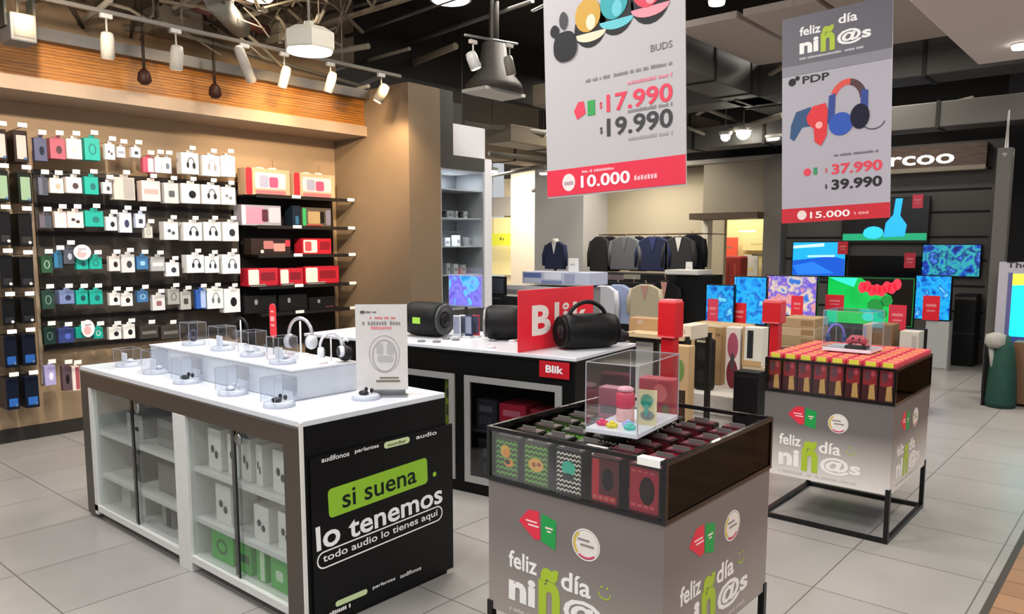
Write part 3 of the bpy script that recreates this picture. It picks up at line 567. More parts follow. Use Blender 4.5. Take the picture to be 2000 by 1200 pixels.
# showcase niche in the column
t=T('wall_showcase','pale glazed showcase with shelves set in the dark column','showcase',(6.08,5.907,.9))
SG=mat('9fa1a5',.5)
B('back_panel',(5.74,6.33,.9),(6.42,6.349,2.42),mat('7e8084',.5),t,True)
B('side_panel',(5.741,5.91,.9),(5.755,6.33,2.42),SG,t,True); B('side_panel',(6.40,5.91,.9),(6.418,6.33,2.42),SG,t,True)
B('top_panel',(5.755,5.92,2.40),(6.40,6.33,2.419),SG,t,True); B('bottom_panel',(5.755,5.92,.901),(6.40,6.33,.92),SG,t,True)
NZ=[onY(900,y,5.95).z for y in (371,426,481,536)]
for z in NZ: B('glass_shelf',(5.755,5.93,z-.012),(6.40,6.33,z),mat('c8cbd0',.3),t,True)
B('glass_front',(5.755,5.912,.92),(6.40,5.916,2.40),GLASS,t,True)
for si,(ys,its) in enumerate(((1,[(868,10,16,'1a1a1c'),(880,22,18,'b4b5ba'),(893,6,18,'c8c8cc'),(901,9,16,'222226'),(910,12,18,'c2c3c8')]),(2,[(874,18,20,'c4c6ca'),(895,14,26,'c8cacd'),(918,16,22,'a8aaae'),(934,8,22,'a2a4a8')]),(3,[(875,12,26,'c0c3c8'),(890,14,24,'d0d3d8'),(905,16,22,'b2b4ba')]))):
    for j,(cx,w_,h_,co) in enumerate(its):
        p=onY(cx,426,6.08); wd=w_*6.9/1500; hh=h_*6.9/1500
        q=T('boxed_gadget','%s box in the column showcase, %s lit shelf, %s from the left'%('small black' if co in('1a1a1c','222226') else 'small pale',['','second','third','lowest'][ys],ORD[j]),'box',(p.x,6.08,NZ[ys]),0,'small boxes in the column showcase')
        MB().box((-wd/2,0,0),(wd/2,.08,hh)).build('carton',mat(co,.5),q,bev=.002); MB().box((-wd*.3,-.001,hh*.3),(wd*.3,0,hh*.6)).build('printed_panel',mat('8a8c92' if co[0] in 'abcd' else '55565c'),q)
area((6.08,6.1,2.38),.3,3,(.95,.97,1)); area((6.08,6.05,1.75),.2,1.2,(.95,.97,1))  # small lights added inside the showcase to brighten it
#SECTION blik
# ================================================================ RED SIGN COUNTER (rotated a little)
RB=math.radians(7)
k=T('speaker_counter','black counter with white top, framed glass doors and small red sign in the middle','counter',(3.6,2.6,0),RB)
BW,BL,BH=.82,2.3,.95
L=dict(parent=k)
B('countertop',(-.01,-.01,BH-.022),(BW,BL,BH),WGL,**L,bev=.003)
B('top_edge',(-.012,-.012,BH-.034),(BW+.002,BL,BH-.022),BLACK,**L)
B('front_rail',(0,0,.78),(.03,BL,BH-.034),BLACK,**L); B('bottom_rail',(0,0,.0),(.03,BL,.07),BLACK,**L)
for a,b in ((0,.08),(.81,.88),(1.61,1.68),(2.22,2.3)): B('door_stile',(0,a,.07),(.03,b,.78),BLACK,**L)
B('end_panel',(.03,0,.0),(BW-.01,.03,BH-.034),BLACK,**L); B('far_panel',(.03,BL-.03,.0),(BW-.01,BL,BH-.034),BLACK,**L)
B('back_panel',(BW-.03,.03,.0),(BW-.01,BL-.03,BH-.034),BLACK,**L); B('cabinet_floor',(.03,.03,.05),(BW-.03,BL-.03,.07),BLK2,**L)
B('inner_back',(.45,.03,.07),(.46,BL-.03,.91),mat('232427',.6),**L); B('inner_shelf',(.05,.03,.40),(.45,BL-.03,.415),mat('3b3c40',.4),**L)
SIL=mat('b4b3b1',.35,.4)
for a,b in ((.085,.805),(.885,1.605),(1.685,2.215)):
    d=T0=MB().box((-.012,a,.075),(.0,a+.045,.775)).box((-.012,b-.045,.075),(.0,b,.775)).box((-.012,a+.045,.075),(.0,b-.045,.12)).box((-.012,a+.045,.735),(.0,b-.045,.775)).build('glass_door',SIL,k)
    MB().box((-.007,a+.045,.12),(-.003,b-.045,.735)).build('pane',DGLASS,d)
B('sign_plate',(-.018,.03,.82),(-.012,.235,.918),mat('c01624',.4),**L,label='small red sign plate with white lettering')
Art((-.018,.235,.82),(0,-1,0),(0,0,1),k,False).text('lettering','Blik',.045,.03,.12,.045,WT,1,.03)
def bk(x,y,z=BH):   # counter-local -> world
    return (3.6+x*math.cos(RB)-y*math.sin(RB),2.6+x*math.sin(RB)+y*math.cos(RB),z)
RBX=mat('b02034',.45)
for i,(y,w_,z,h_,co,l) in enumerate(((.48,.2,.415,.19,'b4203a','left red box on the inner shelf behind the framed glass door'),(.25,.2,.415,.18,'8f1a2e','right red box on the inner shelf behind the framed glass door'),(.68,.16,.415,.2,'2c2e33','dark box on the inner shelf behind the framed glass door'),(.6,.3,.07,.28,'25272b','dark box on the cabinet floor behind the framed glass door'),(.25,.25,.07,.26,'4a1a22','dark red box on the cabinet floor behind the framed glass door'),(.98,.08,.6,.16,'9db33a','green box behind the farther framed glass door'))):
    if z==.6: z=.415;h_=.3
    t=T('speaker_box',l,'box',bk(.06,y,z),RB,'boxes in the black counter'); MB().box((0,-w_/2,0),(.2,w_/2,h_)).build('carton',mat(co,.5),t,bev=.003)
    A=Art((0,w_/2,0),(0,-1,0),(0,0,1),t,False); A.rect('printed_panel',w_*.15,h_*.6,w_*.8,h_*.8,mat('d07080' if co[0] in 'b8' else '55575c',.5)); A.multi('lettering',[rrect(w_*(.15+.22*q),h_*.2,w_*(.3+.22*q),h_*.45,.004) for q in range(3)],mat('c85a68' if co[0] in 'b84' else '3f4146',.5))
def boombox(label,loc,rz,L_,r,body,ring,handle=False,logo=None):
    t=T('boombox_speaker',label,'speaker',loc,rz,'portable speakers on the black counter')
    c=(0,0,r)
    MB().lathe([(r*.86,-L_/2),(r*.97,-L_/2+.02),(r,-L_/4),(r,L_/4),(r*.97,L_/2-.02),(r*.86,L_/2)],c,(0,1,0),28).build('speaker_body',body,t)
    for s in (-1,1):
        MB().lathe([(r*.86,0),(r*.9,.012),(r*.78,.02),(r*.72,.012),(.01,.008)],(0,s*L_/2,r),(0,s,0),28).build('end_driver',ring,t); ed=COL.objects[-1]
        MB().lathe([(r*.5,0),(r*.3,.012),(.005,.016)],(0,s*(L_/2+.009),r),(0,s,0),20).build('driver_cone',mat('1c1c1e',.3),ed)
    if handle: MB().tube([(0,L_*.42*math.cos(a),r*1.3+r*1.35*math.sin(a)) for a in [.12+i*(PI-.24)/14 for i in range(15)]],.014,8).build('handle',mat('161617',.45),t)
    if logo: MB().box((-r-.003,-.035,r*.8),(-r+.01,.035,r*1.15)).build('logo_badge',mat(logo,.4),t)
    return t
boombox('black barrel speaker with green badge at the left of the white countertop',(3.80,4.06,BH),RB,.30,.125,mat('0d0f10',.6),mat('3a3c3f',.4),False,'9fd24a')
boombox('black barrel speaker with silver ends in the middle of the countertop',(4.0,3.50,BH),RB+.5,.24,.12,mat('0e0f10',.5),mat('8d8f92',.3,.5))
bb=boombox('large black barrel speaker with carrying handle before the red sign',(4.0,2.80,BH+.0),-2.0,.36,.112,mat('09090a',.5),mat('08080a',.5),True)
p=onZ(1222,662,BH); t=T('wireless_speaker','low black speaker behind the large barrel speaker','speaker',(4.42,2.90,BH),RB)
MB().lathe([(.07,0),(.085,.02),(.085,.06),(.06,.08),(.02,.085)],(0,0,0),(0,0,1),20,(1,1.6)).build('speaker_body',mat('161617',.5),t); MB().lathe([(.04,.0),(.05,.02),(.01,.03)],(0,0,.085),n=16).build('control_knob',mat('2a2a2d',.3),t)
# phones and small items
for i,(px_,py_,co,l) in enumerate(((893,660,'c9ccd2','pale phone standing left of the screen post'),(905,659,'cfd3da','white phone holder beneath the bright screen'),(916,660,'2b2f52','dark blue handset standing beneath the bright screen'),(930,659,'a83848','red edged phone standing right of the dark handset'))):
    p=onZ(px_,py_,BH); t=T('phone_display',l,'phone',(p.x,p.y,BH),RB)
    MB().box((-.005,-.032,.012),(.005,.032,.16)).build('phone_body',mat(co,.3),t,bev=.004); MB().box((-.03,-.03,0),(.03,.03,.012)).build('holder',mat('d8dade',.3),t,bev=.002)
    MB().box((-.007,-.026,.03),(-.005,.026,.15)).build('screen',mat('4a4f60' if i%2 else '8a90a4',.2),t)
for i,(px_,py_) in enumerate(((823,668),(853,669),(872,663),(890,665),(963,667),(1000,668),(960,680))):
    p=onZ(px_,py_,BH); t=T('security_puck','small security puck on the black counter, %s from the left'%ORD[i],'security device',(p.x,p.y,BH),0,'security pucks on the white countertop')
    MB().lathe([(.028,0),(.028,.008),(.015,.014)],n=16).build('puck_base',mat('c8cacd' if i>4 else '6a6c70',.3),t); MB().tube([(0,0,.01),(.03,.02,.012),(.06,.04,.003)],.003,5).build('cable',mat('d9d9db'),t)
# tall bright screen behind the phones
p=onZ(908,640,BH); p=V((4.25,4.02,BH))
a=onX(875,536,4.25); b=onX(941,602,4.25)
t=T('tablet_display','upright screen showing blue and violet picture on the black counter','screen',(4.25,(a.y+b.y)/2,BH))
B('screen_frame',(4.255,b.y,b.z),(4.275,a.y,a.z),mat('8f93b4',.4),t,True,.003); B('screen_panel',(4.25,b.y+.01,b.z+.01),(4.2555,a.y-.01,a.z-.01),screen_mat('screen_violet',['2b9cf0','6fd0ff','7a6af0','8f8cf8','6a5ae0'],9,.9,3),t,True)
MB().tube([(4.265,(a.y+b.y)/2,BH),(4.265,(a.y+b.y)/2,b.z)],.012,8).box((4.2,(a.y+b.y)/2-.08,BH),(4.33,(a.y+b.y)/2+.08,BH+.01)).build('stand_post',BLACK,t,True)
# big red sign
t=T('red_sign','big red square sign with white letters on the black counter','sign',(3.85,2.99,BH))
YS=2.985
a=onY(1013,690,YS); xr=onY(1159,600,YS).x; zt=onY(1013,568,YS).z
B('sign_panel',(a.x,YS,BH),(xr,YS+.01,zt),mat('f0283a',.35),t,True,.002)
A=Art((a.x,YS,BH),(1,0,0),(0,0,1),t); W_=xr-a.x; H_=zt-BH
A.text('lettering','B',W_*.16,H_*.24,W_*.24,H_*.5,mat('f6e9e2'),1,.035); A.text('lettering','l',W_*.45,H_*.26,W_*.06,H_*.5,mat('f6e9e2'),1,.02)
A.multi('lettering',arc(W_*.60,H_*.68,W_*.045,H_*.06,W_*.022,0,2*PI,16),mat('f6e9e2')); A.text('lettering','i',W_*.565,H_*.26,W_*.065,H_*.34,mat('f6e9e2'),1,.03); A.text('lettering','k',W_*.70,H_*.26,W_*.2,H_*.48,mat('f6e9e2'),1,.03)
#SECTION stands
# ================================================================ PROMO STANDS
PRINT=grad_mat('grey_fade_print','e6dfd9','6c6664',.27,.58)
PR2=grad_mat('grey_print','a0968f','776e6b',.25,.6)
def logo_block(A,w,h,s=1.0):
    # shopping emblem (red tag + green tag), round badge and the feliz día niñ@s lettering
    A.poly('red_emblem',[(w*.20,h*.84),(w*.26,h*.905),(w*.325,h*.91),(w*.335,h*.78),(w*.30,h*.77)],mat('e02c44',.45),1)
    A.poly('green_emblem',[(w*.338,h*.775),(w*.425,h*.75),(w*.43,h*.885),(w*.345,h*.905)],mat('149c46',.45),1)
    A.multi('emblem_strokes',[rrect(w*.245,h*.85,w*.315,h*.857,.001),rrect(w*.26,h*.832,w*.325,h*.839,.001),rrect(w*.365,h*.84,w*.41,h*.848,.001),rrect(w*.375,h*.825,w*.40,h*.832,.001)],mat('f6d8d8'),2)
    A.poly('badge',ell(w*.60,h*.82,w*.072,h*.066,24),mat('e6dfd8',.45),1); A.multi('badge_ring',arc(w*.60,h*.82,w*.078,h*.072,w*.008,0,2*PI,28),mat('efe9e4'),1)
    A.multi('badge_ring',arc(w*.60,h*.82,w*.070,h*.064,w*.012,PI*.7,PI*1.25,8),mat('d8b84a'),2); A.multi('badge_ring',arc(w*.60,h*.82,w*.070,h*.064,w*.010,PI*1.3,PI*1.75,8),mat('c84a6a'),2); A.multi('badge_mark',[rrect(w*.555,h*.835,w*.62,h*.845,.001),rrect(w*.57,h*.812,w*.645,h*.822,.001)],mat('8d8684'),2)
    lt=mat('f2eeea',.5)
    A.text('lettering','feliz',w*.135,h*.60,w*.18,h*.085,lt,1,.02); A.text('lettering','día',w*.46,h*.58,w*.17,h*.09,lt,1,.02)
    A.text('lettering','ni',w*.135,h*.44,w*.17,h*.13,lt,1,.04); A.text('lettering','ñ',w*.325,h*.42,w*.13,h*.235,mat('a9c22e'),1,.04,label='lime green letter')
    A.text('lettering','@s',w*.475,h*.43,w*.31,h*.13,lt,1,.03)
    A.multi('smile_mark',arc(w*.705,h*.63,w*.035,h*.03,w*.006,PI,2*PI,8)+[ell(w*.69,h*.655,w*.006,w*.006,6),ell(w*.72,h*.655,w*.006,w*.006,6)],mat('a9c22e'),1)
    A.text('lettering','#',w*.14,h*.385,w*.62,h*.022,mat('c9c2be'),1,.004)
def stand(label,x0,y0,x1,y1,top=.955):
    t=T('promo_stand',label,'display stand',((x0+x1)/2,(y0+y1)/2,0),0,'grey promo stands')
    b=.024; bars=MB()
    e=.07
    fx0,fy0,fx1,fy1=x0+.0,y0+.0,x1-.0,y1-.0
    for z in (0,):
        pass
    bars.box((fx0,fy0,0),(fx1,fy0+b,b)).box((fx0,fy1-b,0),(fx1,fy1,b)).box((fx0,fy0+b,0),(fx0+b,fy1-b,b)).box((fx1-b,fy0+b,0),(fx1,fy1-b,b)).build('floor_frame',DMET,t,True)
    for x in (fx0,fx1-b):
        for y in (fy0,fy1-b): B('leg',(x,y,b),(x+b,y+b,.30),DMET,t,True)
    MB().box((x0+.005,y0+.005,.27),(x1-.005,y0+.012,.757)).box((x0+.005,y1-.012,.27),(x1-.005,y1-.005,.757)).box((x0+.005,y0+.012,.27),(x0+.012,y1-.012,.757)).box((x1-.012,y0+.012,.27),(x1-.005,y1-.012,.757)).build('printed_wrap',PRW,t,True)
    B('tray_floor',(x0+.012,y0+.012,.75),(x1-.012,y1-.012,.765),BLK2,t,True)
    r=MB(); q=.014
    for z in (.757,top-q):
        r.box((x0,y0,z),(x1,y0+q,z+q)).box((x0,y1-q,z),(x1,y1,z+q)).box((x0,y0+q,z),(x0+q,y1-q,z+q)).box((x1-q,y0+q,z),(x1,y1-q,z+q))
    for x in (x0,x1-q):
        for y in (y0,y1-q): r.box((x,y,.757+q),(x+q,y+q,top-q))
    r.build('tray_frame',mat('121112',.2,coat=.5),t,True)
    for nm_,a,c_ in (('clear_side',(x0+.004,y0+q,.771),(x0+.007,y1-q,top-q)),('clear_side',(x0+q,y0+.004,.771),(x1-q,y0+.007,top-q)),('clear_side',(x0+q,y1-.007,.771),(x1-q,y1-.004,top-q))):
        MB().box(a,c_).build(nm_,DPANEL if c_[1]-a[1]<.01 else CLEAR,t,True)
    w=y1-y0; h=.757
    logo_block(Art((x0+.005,y1-.005,0),(0,-1,0),(0,0,1),t),w-.01,h)
    A=Art((x0+.005,y0+.005,0),(1,0,0),(0,0,1),t); logo_block(A,x1-x0-.01,h)
    return t
PRW=PR2
s1=(2.0,1.105,2.81,1.835); s2=(4.33,1.055,5.12,1.765)
stand('grey promo stand with black tray of dark packs, nearest on the right',*s1)
PRW=PRINT
stand('grey promo stand with open black base and tray of red packs, behind the nearest one',*s2)
# packs in the near tray
def pack(name,label,cat,loc,w,d,h,body,cols,group):
    t=T(name,label,cat,loc,0,group); MB().box((0,-w/2,0),(d,w/2,h)).build('pack_body',body,t,bev=.003)
    A=Art((0,w/2,0),(0,-1,0),(0,0,1),t,False); n=1
    for nm_,pl,c_ in cols: A.multi(nm_,[[(a*w,b*h) for a,b in q] for q in pl],mat(c_,.45),n); n+=1
    return t
def zig(n,a,b,k=6):
    r=[]
    for i in range(n):
        y=a+(b-a)*i/n; dy=(b-a)/n
        for j in range(k):
            x=.06+.88*j/k; dx=.88/k; r.append([(x,y+dy*.1),(x+dx*.5,y+dy*.5),(x+dx,y+dy*.1),(x+dx,y+dy*.45),(x+dx*.5,y+dy*.85),(x,y+dy*.45)])
    return r
protos=[
 [('pattern',zig(7,.08,.92,5),'6fc04a'),('upper_print',[ell(.45,.66,.2,.15,10)],'f0c030'),('picture',[ell(.5,.62,.16,.11,10),ell(.6,.4,.2,.1,10)],'f59a30'),('picture_centre',[ell(.55,.42,.12,.06,8)],'2a2016')],
 [('pattern',zig(8,.05,.95,5),'7cc84a'),('picture',[ell(.5,.5,.3,.16,12)],'f5b850'),('picture_centre',[ell(.42,.5,.08,.06,8),ell(.62,.52,.09,.05,8)],'b5602a')],
 [('pattern',zig(9,.05,.95,6),'f0ead8'),('picture',[ell(.5,.6,.26,.16,12)],'3cc0a0'),('picture_centre',[ell(.5,.42,.22,.07,10)],'23382f')],
 [('pattern',[rrect(.06,.05,.3,.95,.05),rrect(.3,.05,.9,.2,.05)],'c0222f'),('picture',[ell(.6,.55,.2,.25,10)],'17120f'),('lettering',[rrect(.1+.2*i,.1,.24+.2*i,.17,.01) for i in range(4)],'c86a62')],
 [('pattern',[rrect(.05,.05,.95,.95,.06)],'a81c30'),('picture',[ell(.6,.5,.25,.3,10)],'24100f'),('lettering',[rrect(.1+.2*i,.14,.24+.2*i,.2,.01) for i in range(4)]+[rrect(.1+.2*i,.86,.22+.2*i,.9,.01) for i in range(4)],'d05a62')]]
names=['green and gold zigzag pack','green pack with orange splash','black and white zigzag pack with teal splash','black and red pack','dark red pack']
PK=[]
ycs=[1.76,1.625,1.485,1.34,1.195]; tops='2b2a2a 331d22 2c332e 3d1a20 30302f'.split()
rowsn=['front','second','third','fourth','fifth','sixth','seventh']
for j,y in enumerate(ycs):
    b=mat(['15170f','171a12','1b1b17','1c0f10','260d11'][j],.35)
    p0=pack('accessory_pack','%s in the near tray, front row'%names[j],'packaged toy',(2.025,y,.766),.112,.055,.155,b,[('front_card',[rrect(.03,.03,.97,.97,.03)],['3c4a20','3f5224','2e2e28','5a141c','6c1626'][j])]+protos[j],'packs in the near tray')
    MB().box((.004,-.05,.155),(.05,.05,.158)).build('top_print',mat(['4a3a34','50484a','35322f','5a2b33','6a2a38'][j],.4),p0)
    MB().box((.016,-.03,.158),(.02,.03,.172)).build('hang_tab',mat('6b6663',.4),p0)
    for i in range(1,7):
        if i in(3,4) and j in (1,2): pass
        copy_tree(p0,(2.025+.108*i,y,.766),'%s in the near tray, %s row from front'%(names[j],rowsn[i]))
t=T('price_strip','white price strip on the rim at the near corner of the near tray','price label',(1.998,1.17,.945)); B('label_card',(-.002,-.045,-.012),(0,.035,.012),TAG,t); B('label_card_top',(0,-.045,.0105),(.03,.035,.0118),TAG,t)
t=T('price_strip','pale price strip lying on the near tray, left of the corner strip','price label',(2.04,1.42,.938)); B('label_card',(0,-.06,0),(.035,.02,.003),mat('bab6b2'),t)
# packs in the far tray (tops stand above the rim)
p0=None
for j in range(8):
    y=1.715-.087*j
    for i in range(8):
        lab='red and gold pack, far tray, %s row from front, %s from left'%(['front','second','third','fourth','fifth','sixth','seventh','eighth'][i],ORD[j])
        if p0 is None:
            p0=pack('toy_pack',lab,'packaged toy',(4.352,y,.766),.08,.075,.19,mat('4a0f14',.4),[('red_print',[[(.08,.45),(.92,.45),(.92,.95),(.08,.95)]],'a5202c'),('gold_print',[[(.45,.05),(.9,.05),(.8,.5),(.5,.45)]],'d8a860'),('dark_print',[ell(.35,.72,.2,.16,10)],'6a3a44'),('highlight_print',[ell(.7,.8,.14,.1,8)],'d05058')],'red packs in the far tray')
            MB().box((.010,-.038,.19),(.092,.038,.212)).build('header_card',mat('e0485a',.4),p0); MB().box((.004,-.026,.188),(.010,.026,.214)).build('yellow_tab',mat('e2d848',.4),p0)
        else: copy_tree(p0,(4.352+.098*i,y,.766),lab)
# acrylic case on the near tray
def case(label,loc,rz,a,b,h):
    t=T('acrylic_case',label,'display case',loc,rz)
    MB().box((0,0,0),(a,b,.018)).build('white_base',WGL,t,bev=.002)
    for p_,q_ in (((0,0,.018),(a,.004,h)),((0,b-.004,.018),(a,b,h)),((0,.004,.018),(.004,b-.004,h)),((a-.004,.004,.018),(a,b-.004,h))): MB().box(p_,q_).build('clear_wall',CLEAR,t)
    MB().box((0,0,h),(a,b,.004+h)).build('clear_lid',CLEARB,t)
    e=MB()
    for x,y in ((0,0),(a,0),(0,b),(a,b)): e.box((x-.0015,y-.0015,.018),(x+.0015,y+.0015,h))
    for y in (0,b): e.box((0,y-.0015,h),(a,y+.0015,h+.003))
    for x in (0,a): e.box((x-.0015,0,h),(x+.0015,b,h+.003))
    e.build('polished_edges',mat('a8aaae',.2),t); return t
CR=math.radians(7)
CL=(2.172,1.312,.957)
case('clear acrylic case with white base standing on the near tray',CL,CR,.36,.195,.245)
def cl(x,y,z=.975): return (CL[0]+x*math.cos(CR)-y*math.sin(CR),CL[1]+x*math.sin(CR)+y*math.cos(CR),z)
t=T('toy_jar','small red capped toy jar inside the near acrylic case','toy',cl(.16,.12)); MB().lathe([(.03,0),(.034,.01),(.032,.04),(.03,.05)],n=20).build('jar_body',mat('e8b8b4',.3),t); MB().lathe([(.032,.05),(.035,.06),(.034,.095),(.026,.11)],n=20).build('jar_cap',mat('d93a56',.4),t); MB().lathe([(.03,.11),(.03,.118),(.02,.124)],n=20).build('jar_lid',mat('f0a8b0',.4),t)
t=T('picture_card','cream card with teal splash inside the near acrylic case','card',cl(.14,.03),CR+.1); MB().box((0,-.036,0),(.004,.036,.125)).build('card_sheet',mat('e8dcae',.5),t); A=Art((0,.036,0),(0,-1,0),(0,0,1),t,False); A.poly('teal_splash',ell(.036,.085,.022,.026,9),mat('2fa58a')); A.multi('teal_splash',[ell(.036,.055,.008,.025,7),ell(.05,.09,.012,.008,7)],mat('4fb8a8'),2); A.poly('grey_patch',ell(.04,.035,.026,.018,9),mat('8a908c'),1)
for i,(x,y,co,l) in enumerate(((.06,.16,'e23a66','pink'),(.045,.115,'e8d53a','yellow'),(.05,.05,'58c8b4','teal'),(.09,.075,'a8b8e8','pale blue'))):
    t=T('small_toy','small %s star shaped toy on the white base of the near case'%l,'toy',cl(x,y),0,'little toys in the near case')
    pts=[(.024*(1 if q%2 else .6)*math.cos(q*PI/5),.024*(1 if q%2 else .6)*math.sin(q*PI/5),0) for q in range(10)]
    MB().prism(pts,(0,0,.014)).build('toy_body',mat(co,.4),t,bev=.004); MB().ball((0,0,.016),(.01,.01,.008)).build('toy_knob',mat(co,.3),t)
t=T('pink_package','bright pink and red package standing behind the near case','packaged toy',cl(.40,.11,.94),CR); MB().box((0,-.07,0),(.07,.07,.155)).build('package_body',mat('b82a48',.4),t,bev=.01)
A=Art((0,.07,0),(0,-1,0),(0,0,1),t,False); A.multi('picture',[ell(.09,.1,.03,.035,10),ell(.05,.06,.02,.03,8)],mat('e86a72')); A.poly('green_spot',ell(.115,.04,.016,.02,8),mat('6a7a4a'),2)
t=T('pink_carton','dusty pink box behind the toy jar, seen through the near case','packaged toy',cl(.30,.25,.94),CR); MB().box((0,-.05,0),(.06,.05,.12)).build('package_body',mat('a85a6a',.4),t,bev=.004); MB().box((-.001,-.04,.02),(0,.04,.05)).build('printed_panel',mat('4a3a34'),t)
# far acrylic case
CR=0; CL=(4.62,1.27,.985)
case('clear acrylic case with gaming pieces on the far tray',CL,0,.24,.27,.235)
t=T('toy_headset','blue headset inside the far acrylic case','headphones',(4.70,1.49,1.005),.6)
MB().tube([(0,.045*math.cos(a),.07+.06*math.sin(a)) for a in [i*PI/12 for i in range(13)]],.007,8).build('headband',mat('7f78d8',.4),t)
for s in (-1,1): MB().lathe([(.01,-.012),(.026,-.008),(.026,.008),(.01,.012)],(0,s*.045,.05),(0,1,0),16).build('ear_cup',mat('1c3a78',.4),t)
t=T('game_controller','red game controller inside the far acrylic case','controller',(4.67,1.36,1.005)); MB().tube([(0,.05,.03),(0,.025,.055),(0,-.025,.055),(0,-.05,.03)],[.02,.024,.024,.02],10).build('controller_body',mat('c8505c',.4),t); MB().ball((-.022,.018,.06),.007).ball((-.022,-.018,.055),.007).build('thumb_stick',BLACK,t)
for s_ in (0,):
    q=B('plinth_box',(-.03,-.06,0),(.04,.06,.016),mat('2a2a2c',.3),t)
#SECTION banners
# ================================================================ HANGING BANNERS
def banner(label,X,pbl,pbr,height,name='hanging_banner'):
    a=onX(*pbl,X); b=onX(*pbr,X); u=(b-a).normalized(); w=(b-a).length; v=V((0,-u.z,u.y)); v=V((0,0,1)) if abs(u.z)<1e-6 else (V((1,0,0)).cross(u)); 
    if v.z<0: v=-v
    t=T(name,label,'banner',tuple((a+b)/2),0,'hanging price banners'); A=Art(a,u,v,t,True,.001)
    return t,A,w
BP=mat('b9b4b5',.5,noise=.02)
t,A,w=banner('hanging grey banner with coloured earphones and 17.990 price','x' and 2.65,(1070,388),(1340,362),1.35)
HB=1.42
MB().prism([A.p(x,y,-.006) for x,y in ((0,0),(w,0),(w,HB),(0,HB))],A.n*.006).build('banner_sheet',BP,t,True)
A.rect('red_band',0,.006,w,.115,mat('e02a44',.5),1)
A.text('lettering','10.000',w*.27,.03,w*.36,.05,WT,2,.02); A.text('lettering','#',w*.66,.038,w*.16,.022,mat('f4b8be'),2,.01); A.poly('badge',ell(w*.175,.058,.033,.036,20),mat('f0dcd8'),2); A.rect('badge_mark',w*.14,.048,w*.21,.062,mat('b8a0a0'),3); A.text('lettering','#',w*.28,.09,w*.24,.012,mat('f4b8be'),2,.004)
DK=mat('3a3739',.5)
A.text('lettering','19.990',w*.47,.222,w*.45,.072,DK,1,.02); A.text('lettering','$',w*.42,.235,w*.018,.03,DK,1,.01)
A.text('lettering','17.990',w*.47,.318,w*.45,.07,mat('e23a54'),1,.02); A.text('lettering','$',w*.42,.335,w*.018,.03,mat('e23a54'),1,.01)
A.poly('red_emblem',[(w*.225,.345),(w*.26,.38),(w*.30,.38),(w*.315,.33),(w*.25,.31)],mat('e23a54'),1); A.rect('green_emblem',w*.33,.318,w*.385,.378,mat('2f9c4c'),1)
for y,a_,b_,s_,c_ in ((.452,.32,.92,'#','8b8688'),(.515,.78,.92,'BUDS','7a7678'),(.41,.62,.92,'#','e48a98'),(.302,.62,.92,'#','8b8688'),(.195,.62,.92,'#','a8a3a5')):
    A.text('lettering',s_,w*a_,y,w*(b_-a_),.014 if s_!='BUDS' else .026,mat(c_),1,.004)
# pictured earphones
def budpic(cx,cy,c1,c2,r=.085):
    A.poly('earbud_picture',ell(cx,cy,r,r*1.0,20),mat('2b2a2c',.5),1); A.poly('earbud_picture',ell(cx,cy-.02,r*.98,r*.45,20,PI,2*PI),mat(c2,.5),2)
    A.poly('earbud_picture',ell(cx-.01,cy+.05,r*.8,r*.85,20),mat(c1,.5),3); A.poly('earbud_picture',ell(cx+.005,cy+.02,r*.3,r*.4,14),mat(c2,.5),4)
budpic(w*.36,.665,'c99a2c','e6d8b8',.078); budpic(w*.55,.69,'1f9fa5','5fc0c8',.08); budpic(w*.78,.705,'d8344c','e8909c',.085)
A.poly('earbud_picture',rrect(w*.08,.555,w*.26,.675,.05),mat('2c2b2d',.5),5); A.poly('earbud_picture',ell(w*.09,.685,.022,.025),mat('2c2b2d',.5),5); A.poly('earbud_picture',ell(w*.16,.72,.02,.035),mat('343236',.5),5)
for x in (.1,.9): MB().tube([A.p(w*x,HB,-.003),A.p(w*x,HB,-.003)+V((0,0,4.4-(A.p(w*x,HB).z)))],.003,5).build('hanging_wire',STEEL,t,True)
t,A,w=banner('hanging grey banner with red and blue headset picture and 37.990 price',5.0,(1527,437),(1738,425),1.3)
HB=1.29
MB().prism([A.p(x,y,-.006) for x,y in ((0,0),(w,0),(w,HB),(0,HB))],A.n*.006).build('banner_sheet',mat('a9a7b2',.5,noise=.02),t,True)
gm=grad_mat('banner_head_print','a9a7b2','54535c',2.70,2.86); gh=A.poly('dark_head',[(0,.99),(w,.99),(w,HB),(0,HB)],mat('5f5e68',.5),1)
A.poly('head_fade',[(0,.93),(w,.93),(w,.99),(0,.99)],mat('83828c',.5),1)
A.text('lettering','feliz',w*.17,1.165,w*.2,.055,WT,2,.02); A.text('lettering','día',w*.53,1.19,w*.17,.055,WT,2,.02)
A.text('lettering','ni',w*.17,1.055,w*.18,.09,WT,2,.04); A.text('lettering','ñ',w*.37,1.045,w*.13,.15,mat('a9c22e'),2,.04); A.text('lettering','@s',w*.52,1.06,w*.30,.09,WT,2,.03); A.text('lettering','#',w*.17,1.02,w*.6,.014,mat('c8c8d0'),2,.004)
A.rect('red_band',0,.0,w,.092,mat('c41a2c',.5),1); A.text('lettering','15.000',w*.28,.022,w*.37,.042,WT,2,.015); A.text('lettering','#',w*.69,.03,w*.13,.02,mat('e8a0a4'),2,.006); A.poly('badge',ell(w*.2,.046,.03,.03),mat('e8d8d4'),2)
A.text('lettering','39.990',w*.48,.19,w*.45,.065,mat('2a292e'),1,.03); A.text('lettering','37.990',w*.48,.285,w*.45,.065,mat('dc3a50'),1,.03); A.text('lettering','$',w*.42,.2,w*.02,.03,mat('2a292e')); A.text('lettering','$',w*.42,.3,w*.02,.03,mat('dc3a50'))
